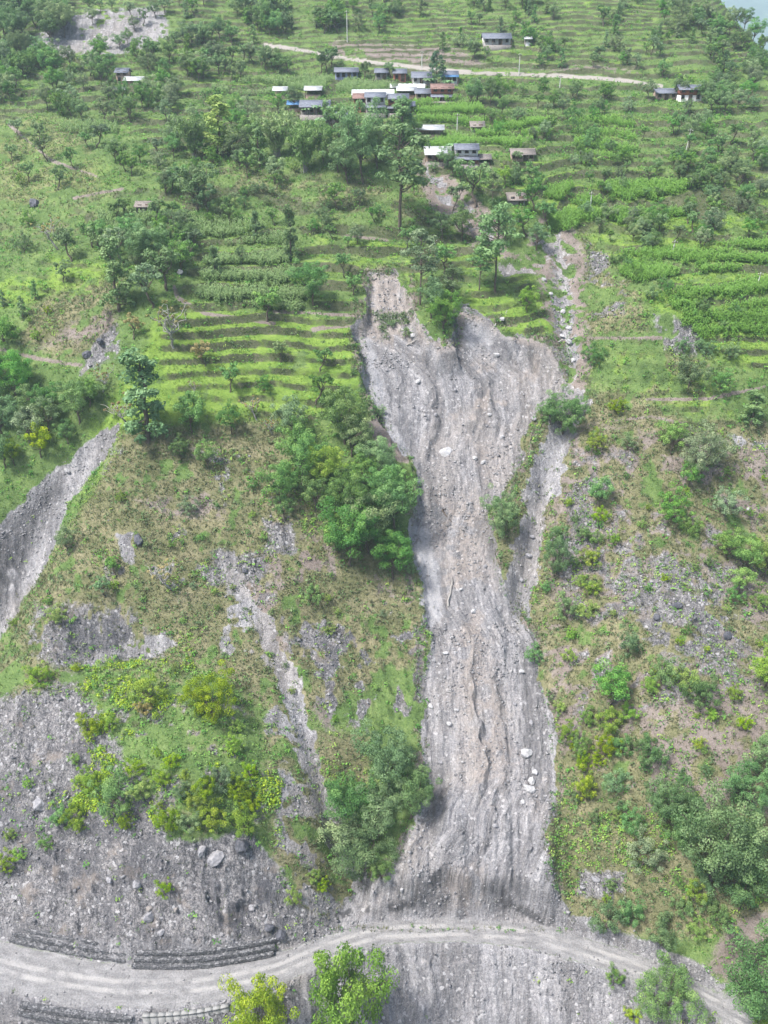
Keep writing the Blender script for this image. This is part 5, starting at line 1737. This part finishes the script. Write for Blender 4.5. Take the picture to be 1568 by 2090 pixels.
boulders('on the debris fan', [(1076, 1546, 25, 'pale'), (1086, 1600, 17, 'pale'), (1080, 1618, 23, 'pale'), (1091, 1581, 14, 'pale'), (1066, 1641, 12, 'pale'), (880, 1446, 12, 'pale'), (931, 1453, 10, 'pale'),
                               (916, 1482, 13, 'pale'), (1064, 1375, 12, 'pale'), (820, 1820, 10, 'pale'), (1085, 1480, 12, 'grey'), (1050, 1440, 10, 'grey'), (900, 1560, 10, 'grey'), (1010, 1690, 10, 'grey')])
boulders('on the knoll above the gabion wall', [(78, 1650, 32, 'grey'), (121, 1678, 12, 'tan'), (224, 1802, 18, 'grey'), (279, 1812, 20, 'grey'), (306, 1880, 22, 'grey'), (515, 1858, 18, 'grey'), (306, 1858, 12, 'tan'),
                                                (330, 1909, 14, 'grey'), (444, 1762, 40, 'grey'), (490, 1735, 42, 'dark'), (412, 1748, 26, 'grey'), (550, 1900, 22, 'dark'), (575, 1915, 24, 'dark'), (360, 1860, 12, 'tan'),
                                                (150, 1560, 12, 'pale'), (200, 1480, 10, 'pale')])
boulders('on the grassy slope left of the grove', [(283, 1108, 30, 'dark'), (137, 966, 14, 'pale'), (368, 562, 16, 'pale'), (205, 705, 20, 'dark'), (180, 732, 20, 'dark'), (70, 425, 22, 'dark'), (500, 1170, 16, 'dark')])
boulders('on the dry slope right of the slide', [(1528, 1044, 12, 'pale'), (1380, 1245, 24, 'dark'), (1340, 1265, 16, 'dark'), (1485, 1305, 20, 'dark'), (1215, 1800, 15, 'grey'), (1245, 1795, 12, 'grey'), (1190, 1815, 12, 'grey')])
BCOL = {'pale': 'pale', 'grey': 'grey', 'tan': 'tan', 'dark': 'dark slaty'}
gb = {}
for b in BOULD:
    gb.setdefault((b['region'], b['m']), []).append(b)
for (region, m), bs in gb.items():
    bs.sort(key=lambda b: b['u'])
    n = len(bs)
    for i, b in enumerate(bs):
        w = '' if n == 1 else (', leftmost of the %s ones' % m if i == 0 else (', rightmost of the %s ones' % m if i == n - 1 else ', %s from left' % ORD[i]))
        b['label'] = '%s boulder %s%s' % (BCOL[m], region, w)
for b in BOULD:
    if (b['u'], b['v']) == (912, 930):
        b['label'] = 'large pale bluish boulder alone in the middle of the slide bowl'
    if (b['u'], b['v']) == (283, 1108):
        b['label'] = 'rounded dark boulder on the grassy slope left of the grove'
gb_ = np.random.default_rng(31)
for b in BOULD:
    x, y, z, d = hit(b['u'], b['v'] - b['s'] * 0.25)
    o = bpy.data.objects.new('boulder', BM[int(gb_.integers(4))])
    r = b['s'] * d / F_PX * 0.55
    o.scale = (r * gb_.uniform(0.9, 1.15), r * gb_.uniform(0.8, 1.1), r * gb_.uniform(0.9, 1.2))
    o.rotation_euler = (gb_.uniform(-0.3, 0.3) + 0.3, gb_.uniform(-0.3, 0.3), gb_.uniform(0, 6.28))
    o.location = (x, y, z + CAM_Z + r * (0.22 if b['s'] < 30 else -0.05))
    col.objects.link(o)
    o.material_slots[0].link = 'OBJECT'
    o.material_slots[0].material = ROCKM[b['m']]
    tag(o, b['label'], 'boulder', 'boulders strewn on the hillside')
print('boulders', len(BOULD), round(time.time() - T0, 1))

# ------------------------------------------------------------------ timber carried down by the slide
def log(u, v, Lpx, ang, label, root=False):
    x, y, z, d = hit(u, v)
    L = Lpx * d / F_PX
    x2, y2, z2, _ = hit(u + Lpx * math.cos(ang), v - Lpx * math.sin(ang))
    o = empty('fallen_trunk', (x, y, z + CAM_Z + 0.15))
    tag(o, label, 'log', 'timber lying on the slide')
    e = np.array([x2 - x, y2 - y, z2 - z + 0.1])
    g = np.random.default_rng(int(u))
    G = Geo()
    pts = limb(G, (0, 0, 0), e, 0.16, 0.07, g, 0.03, 5, 6)
    part('trunk', G.mesh('trunk', BARK if root else BARK_PALE, True), o)
    for k in range(9 if root else 4):
        G = Geo()
        if root:
            dv = unit((g.normal(size=3) + np.array([0, -0.4, 0.4]))[None])[0] * g.uniform(0.5, 1.1)
            limb(G, (0, 0, 0), dv, 0.10, 0.02, g, 0.15, 3, 5)
            part('root', G.mesh('root', BARK, True), o)
        else:
            limb(G, pts[2 + k % 3], pts[2 + k % 3] + g.normal(size=3) * 0.5 + np.array([0, 0, 0.3]), 0.04, 0.012, g, 0.1, 3, 4)
            part('branch', G.mesh('branch', BARK_PALE, True), o)


log(903, 1044, 30, -0.9, 'uprooted dark stump lying in the throat of the slide', True)
log(893, 452, 26, -1.2, 'pale broken trunk beside the upper chute')
log(915, 1240, 60, 1.45, 'long bare trunk stranded along the left of the narrow chute')
log(830, 706, 22, 0.4, 'pale branch on the upper left lobe of the slide')
log(1010, 668, 40, 0.9, 'bleached trunk just under the slide rim')
log(1140, 700, 34, 0.3, 'grey trunk among the boulders right of the slide rim')

# ------------------------------------------------------------------ uncountable cover: rubble, grass, weeds, maize
cell_u = GX[:-1, :-1]
cA = ((gu.reshape(NR, NC)[:-1, :-1], gv.reshape(NR, NC)[:-1, :-1]))
inview = (cA[0] > -220) & (cA[0] < 1790) & (cA[1] > -60) & (cA[1] < 2200)
dxs = np.diff(GX, axis=1)[:-1]
dys = np.diff(GY, axis=0)[:, :-1]
dzx = np.diff(GZ, axis=1)[:-1]
dzy = np.diff(GZ, axis=0)[:, :-1]
area = dxs * dys * np.sqrt(1 + np.minimum((dzx / dxs) ** 2 + (dzy / dys) ** 2, 3.0))
DIST = np.sqrt(gx ** 2 + gy ** 2 + gz ** 2).reshape(NR, NC)[:-1, :-1]


def mcell(k):
    return M[k].reshape(NR, NC)[:-1, :-1]


BARE = np.clip(np.maximum.reduce([mcell('rock'), mcell('shale') * 0.9, mcell('road') * 1.2, mcell('uproad'), mcell('soil') * 0.7]), 0, 1)


def scatter(wgt, n, seed, offroad=False):
    g = np.random.default_rng(seed)
    w = (wgt * area * inview * ((1 - np.clip(1.3 * mcell('road'), 0, 1)) * (1 - 0.97 * slidew) if offroad else 1)).ravel()
    cdf = np.cumsum(w)
    idx = np.searchsorted(cdf, g.random(n) * cdf[-1])
    i, j = np.divmod(idx, NC - 1)
    a, b = g.random(n), g.random(n)
    y = _ys_ax[i] + a * (_ys_ax[i + 1] - _ys_ax[i])
    s = _s_ax[j] + b * (_s_ax[j + 1] - _s_ax[j])
    x = s * (np.maximum(y, 76) + 12.0)
    return x, y, ground(x, y) + CAM_Z, g, i, j


def stuff(name, V, Fq, mat, tint, label=None):
    me = mesh_from(name, V, Fq, mat, tint)
    o = bpy.data.objects.new(name, me)
    o['kind'] = 'stuff'
    if label:
        o['label'] = label
    col.objects.link(o)
    return o


# rubble: jittered octahedra
OCT_V = np.array([(1, 0, 0), (-1, 0, 0), (0, 1, 0), (0, -1, 0), (0, 0, 1), (0, 0, -1)], float)
OCT_F = np.array([(0, 2, 4), (2, 1, 4), (1, 3, 4), (3, 0, 4), (2, 0, 5), (1, 2, 5), (3, 1, 5), (0, 3, 5)])


def rubble(name, wgt, n, smin, smax, seed, mat, label):
    x, y, z, g, i, j = scatter(wgt, n, seed)
    r = smin * (smax / smin) ** (g.random(n) ** 4.2)
    V = OCT_V[None] * (0.6 + 0.8 * g.random((n, 6, 1))) + 0.28 * g.normal(size=(n, 6, 3))
    a = g.random(n) * 6.283
    ca, sa = np.cos(a)[:, None], np.sin(a)[:, None]
    Vx = V[:, :, 0] * ca - V[:, :, 1] * sa
    Vy = V[:, :, 0] * sa + V[:, :, 1] * ca
    V = np.stack([Vx, Vy * 0.9, V[:, :, 2] * 0.75], -1) * r[:, None, None] + np.stack([x, y, z + r * 0.15], -1)[:, None]
    Fq = (OCT_F[None] + 6 * np.arange(n)[:, None, None]).reshape(-1, 3)
    return stuff(name, V.reshape(-1, 3), Fq, mat, np.repeat(g.random(n), 6), label)


RUBBLE_M = rock_material('rubble_stone', (0.11, 0.108, 0.112), (0.21, 0.205, 0.208), (0.42, 0.41, 0.40))
SCREE_M = rock_material('scree_stone', (0.085, 0.085, 0.093), (0.17, 0.167, 0.172), (0.37, 0.36, 0.36))
near = sst(330, 200, DIST)
slidew = sl_mask.reshape(NR, NC)[:-1, :-1]
rubble('rubble', np.clip(np.maximum(slidew, mcell('rock') * 0.9), 0, 1) * near * (1 - mcell('road')) * (0.08 + 0.92 * sst(-0.05, 0.3, (0.7 * nA + 0.5 * nB).reshape(NR, NC)[:-1, :-1])), 22000, 0.05, 0.34, 501, RUBBLE_M, 'loose grey rubble covering the slide')
rubble('scree', np.clip(mcell('shale'), 0, 1) * near * (1 - mcell('road')) * (0.1 + 0.9 * sst(-0.05, 0.25, (0.6 * nA + 0.6 * nB).reshape(NR, NC)[:-1, :-1])), 10000, 0.05, 0.40, 502, SCREE_M, 'dark slaty scree on the bare slopes')
rubble('roadside_stones', sst(1.5, 0.2, np.abs(D_ - HW_ - 0.6)).reshape(NR, NC)[:-1, :-1] + 0.12 * mcell('road'), 2600, 0.06, 0.26, 503, RUBBLE_M, 'small stones along the road edges')


def grass_tufts(name, wgt, n, h0, h1, seed, mat, label):
    x, y, z, g, i, j = scatter(wgt, n, seed, name != 'hanging_grass')
    K = 4
    h = g.uniform(h0, h1, n)
    a = g.random((n, K)) * 6.283
    lean = 0.25 + 0.5 * g.random((n, K))
    base = np.stack([x, y, z - 0.05], -1)[:, None] + np.stack([np.cos(a), np.sin(a), 0 * a], -1) * 0.10 * h[:, None, None] / 0.4
    side = np.stack([-np.sin(a), np.cos(a), 0 * a], -1) * (0.13 * h)[:, None, None]
    tip = base + np.stack([np.cos(a) * lean, np.sin(a) * lean, 1 + 0 * a], -1) * h[:, None, None]
    V = np.stack([base - side, base + side, tip], 2).reshape(-1, 3)
    t = np.repeat(g.random(n), 3 * K)
    return stuff(name, V, np.arange(len(V)).reshape(-1, 3), mat, t, label)


G_GREEN = foliage_material('grass_blades_green', (0.053, 0.095, 0.022), (0.101, 0.170, 0.040), (0.167, 0.235, 0.065), 0.0)
G_BRIGHT = foliage_material('grass_blades_bright', (0.079, 0.150, 0.020), (0.141, 0.240, 0.032), (0.220, 0.320, 0.060), 0.0)
G_DRY = foliage_material('grass_blades_dry', (0.101, 0.110, 0.055), (0.176, 0.180, 0.100), (0.273, 0.270, 0.180), 0.0)
G_MAIZE = foliage_material('maize_leaves', (0.085, 0.200, 0.030), (0.160, 0.335, 0.055), (0.270, 0.450, 0.110), 0.0, 0.45)
G_MAIZE_BLUE = foliage_material('maize_leaves_bluish', (0.095, 0.175, 0.060), (0.180, 0.290, 0.105), (0.310, 0.410, 0.190), 0.0, 0.45)
gfall = sst(380, 170, DIST)
grass_tufts('grass', (1 - BARE) * (1 - mcell('dry')) * (1 - mcell('bright')) * gfall, 46000, 0.22, 0.55, 511, G_GREEN, 'rough green grass of the hillside')
grass_tufts('bright_grass', (1 - BARE) * mcell('bright') * gfall * (1 - mcell('dry') * 0.6) * sst(-0.35, 0.25, (nB + 0.5 * nC).reshape(NR, NC)[:-1, :-1]), 22000, 0.14, 0.34, 512, G_BRIGHT, 'short lime-green grass of the terraces')
grass_tufts('dry_grass', (1 - np.clip(BARE, 0, 0.9)) * np.clip(mcell('dry'), 0, 1) * gfall, 46000, 0.22, 0.60, 513, G_DRY, 'straw-coloured dry grass of the slopes')
grass_tufts('terrace_edge_grass', np.clip(mcell('riser'), 0, 1) * gfall * (1 - BARE), 8000, 0.25, 0.5, 514, G_GREEN, 'grass hanging over the terrace edges')


def weeds(name, wgt, n, r0, r1, seed, mat, label, per=11):
    x, y, z, g, i, j = scatter(wgt, n, seed, name not in ('slumped_turf', 'torn_turf'))
    r = g.uniform(r0, r1, n)
    d = unit(g.normal(size=(n, per, 3)) + np.array([0, 0, 0.7]))
    pos = np.stack([x, y, z + r * 0.35], -1)[:, None] + d * (r[:, None, None] * (0.5 + 0.5 * g.random((n, per, 1)))) * np.array([1, 1, 0.8])
    nrm = unit(d + 0.5 * g.normal(size=(n, per, 3)) + np.array([0, 0, 0.4])).reshape(-1, 3)
    V, Fq = leaf_quads(pos.reshape(-1, 3), nrm, np.repeat(r * 0.55, per) * (0.6 + 0.8 * g.random(n * per)), g, 0.6)
    t = np.repeat(np.clip(np.repeat(g.random(n), per) * 0.6 + 0.4 * g.random(n * per), 0, 1), 4)
    return stuff(name, V, Fq, mat, t, label)


patch = sst(0.0, 0.35, (0.6 * nA + 0.6 * nB).reshape(NR, NC)[:-1, :-1])
weeds('undergrowth', (1 - BARE) * (0.25 + patch) * sst(420, 220, DIST) * (1 - 0.6 * mcell('bright')), 16000, 0.25, 0.75, 521, FOL['broad'], 'low green undergrowth')
weeds('fresh_weeds', (1 - np.clip(BARE, 0, 0.85)) * patch * (0.25 + mcell('dry')) * sst(220, 150, DIST), 3600, 0.25, 0.6, 522, FOL['lime'], 'bright weeds on the dry slopes')
weeds('dull_scrub', (1 - np.clip(BARE, 0, 0.9)) * np.clip(mcell('dry') + 0.3 * mcell('riser'), 0, 1) * sst(360, 160, DIST), 6000, 0.25, 0.7, 523, FOL['dark'], 'dull low scrub on the dry slopes')
lobe = sst(8, -8, poly_sd(gu, gv, [(760, 640), (860, 640), (880, 710), (780, 710)]) + 14 * nB).reshape(NR, NC)[:-1, :-1]
weeds('slumped_turf', lobe * patch, 260, 0.25, 0.6, 525, FOL['dark'], 'slumped scraps of turf on the upper left lobe')
edgeband = (tornband > 0.3).astype(float).reshape(NR, NC)[:-1, :-1] + 0.35 * (sst(-16, -6, sds) * sst(2, -4, sds)).reshape(NR, NC)[:-1, :-1]
weeds('torn_turf', edgeband * sst(250, 200, DIST), 1500, 0.2, 0.5, 527, FOL['broad'], 'torn turf and weeds along the slide edges')
grass_tufts('hanging_grass', edgeband * sst(250, 200, DIST), 4000, 0.25, 0.6, 528, G_DRY, 'dry grass hanging over the slide edges')
knoll = sst(20, -20, poly_sd(gu, gv, [(150, 1370), (460, 1330), (560, 1480), (570, 1700), (330, 1700), (100, 1660), (190, 1560)]) + 30 * nA).reshape(NR, NC)[:-1, :-1]
weeds('knoll_scrub', knoll * patch ** 2, 1100, 0.3, 0.7, 524, FOL['yellow'], 'yellow-green scrub over the lower left knoll')

weeds('knoll_undergrowth', knoll * (0.2 + patch), 1500, 0.25, 0.6, 526, FOL['broad'], 'low green growth over the lower left knoll')

FIELDS = [
    ([(432, 178), (560, 160), (690, 160), (800, 166), (800, 186), (700, 194), (560, 196), (430, 194)], 'tall maize between the upper village row and the crop tunnels', 900),
    ([(845, 214), (955, 206), (1000, 235), (985, 262), (860, 256), (835, 238)], 'maize right of the red clay house', 700),
    ([(800, 268), (850, 286), (1000, 272), (1085, 292), (1060, 312), (990, 306), (850, 305), (780, 290)], 'maize strip above the chute houses', 800),
    ([(1000, 235), (1130, 250), (1120, 290), (1010, 270)], 'maize on terraces right of the stone hut', 500),
    ([(395, 585), (600, 575), (640, 600), (610, 640), (470, 628), (400, 610)], 'lowest maize plot on the left terraces', 800),
    ([(395, 560), (440, 520), (595, 505), (610, 555), (600, 570), (420, 578)], 'middle maize plot on the left terraces', 800),
    ([(180, 440), (330, 442), (560, 468), (600, 490), (560, 505), (400, 500), (230, 470)], 'upper maize plot on the left terraces', 900),
    ([(1085, 400), (1160, 384), (1440, 376), (1450, 395), (1420, 420), (1180, 424)], 'maize field with pole above the hedgerow', 1000),
    ([(1110, 430), (1180, 440), (1430, 424), (1440, 440), (1250, 462), (1120, 478)], 'maize strip just above the right hedgerow', 700),
    ([(1262, 560), (1380, 536), (1600, 525), (1600, 552), (1400, 560), (1300, 582)], 'bright maize strip across the right-hand terraces', 900),
    ([(1340, 610), (1440, 588), (1600, 572), (1600, 600), (1450, 625), (1380, 640)], 'middle maize strip at the right edge', 700),
    ([(1380, 655), (1480, 632), (1600, 618), (1600, 700), (1480, 690), (1420, 690)], 'lowest maize plot at the right edge', 700),
    ([(1250, 525), (1400, 508), (1600, 498), (1600, 518), (1400, 530), (1290, 548)], 'maize strip under the right hedgerow', 600),
    ([(1160, 245), (1290, 235), (1300, 330), (1180, 340)], 'maize terraces in the trees far right of the village', 600),
    ([(120, 255), (240, 255), (240, 275), (120, 275)], 'small maize plot on the slope left of the village', 200),
]
rise_c = mcell('riser')
for poly, label, n in FIELDS:
    w = (poly_sd(gu, gv, poly) + 5 * nB < 0).reshape(NR, NC)[:-1, :-1] * (rise_c < 0.35) * (GY[:-1, :-1] < 322)
    if w.sum() < 5:
        continue
    n = int(n * 1.5)
    x, y, z, g, i, j = scatter(w * 1.0, n, 530 + n)
    y = np.round(y / 0.9) * 0.9 + 0.30 * g.normal(size=n)
    z = ground(x, y) + CAM_Z
    h = g.uniform(1.05, 1.75, n)
    K = 7
    a = g.random((n, K)) * 6.283
    zf = np.linspace(0.25, 0.85, K)[None, :] + 0.05 * g.random((n, K))
    dirv = np.stack([np.cos(a), np.sin(a), 0 * a], -1)
    b0 = np.stack([x, y, z], -1)[:, None] + np.stack([0 * a, 0 * a, zf * h[:, None]], -1)
    L = (0.62 * (1.1 - 0.5 * zf))[..., None]
    side = np.stack([-np.sin(a), np.cos(a), 0 * a], -1) * 0.10
    mid = b0 + dirv * L * 0.55 + np.array([0, 0, 0.30])
    tip = b0 + dirv * L + np.array([0, 0, 0.08])
    V = np.stack([b0, mid + side, tip, mid - side], 2).reshape(-1, 3)
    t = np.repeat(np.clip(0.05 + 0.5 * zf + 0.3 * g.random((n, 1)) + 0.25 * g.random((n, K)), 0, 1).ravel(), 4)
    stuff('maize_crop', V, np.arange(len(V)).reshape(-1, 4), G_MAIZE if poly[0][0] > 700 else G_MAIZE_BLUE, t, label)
print('cover', round(time.time() - T0, 1))

# ------------------------------------------------------------------ far mountainside and haze
def far_hills():
    xs, ys = np.linspace(-3800, 4200, 160), np.linspace(2300, 4600, 60)
    X, Y = np.meshgrid(xs, ys)
    t = (Y - 2300) / 2300
    Z = -520 + 480 * sst(0, 0.75, t) + 110 * fbm(X / 900, Y / 900, 4, 301) + 120 * np.sin(X / 1200 + 0.6) * t
    n0, n1 = X.shape
    ii_ = np.arange(n0 * n1).reshape(n0, n1)
    q = np.stack([ii_[:-1, :-1], ii_[:-1, 1:], ii_[1:, 1:], ii_[1:, :-1]], -1).reshape(-1, 4)
    N = NT('far_forest')
    P = N.n('ShaderNodeNewGeometry').outputs['Position']
    n1_ = N.noise(P, 0.02, 6, 0.65)
    m = N.done(N.bsdf(N.ramp(n1_, [(0.35, (0.03, 0.055, 0.03)), (0.6, (0.08, 0.12, 0.06)), (0.75, (0.2, 0.2, 0.15))]), 0.95, None, 0.1))
    me = mesh_from('far_hills', np.stack([X.ravel(), Y.ravel(), Z.ravel() + CAM_Z], 1), q, m, None, True)
    o = bpy.data.objects.new('far_hills', me)
    o['kind'] = 'structure'
    col.objects.link(o)
    return Z.max() + CAM_Z, Z.min() + CAM_Z


zt, zb = far_hills()
G = Geo()
box_geo(G, -4200, 4600, -450, 4900, min(zb, gz.min() + CAM_Z) - 1.5, zt + 6)
hz = bpy.data.objects.new('haze', G.mesh('haze', None))
hm_, ht_ = new_mat('haze_air')
ho = ht_.nodes.new('ShaderNodeOutputMaterial')
hv = ht_.nodes.new('ShaderNodeVolumePrincipled')
hv.inputs['Color'].default_value = (0.72, 0.88, 1.0, 1)
hv.inputs['Density'].default_value = 0.00025
hv.inputs['Anisotropy'].default_value = 0.2
ht_.links.new(hv.outputs[0], ho.inputs['Volume'])
hz.data.materials.append(hm_)
hz['kind'] = 'stuff'
hz['label'] = 'pale blue haze lying over the valley'
col.objects.link(hz)
print('done', round(time.time() - T0, 1))
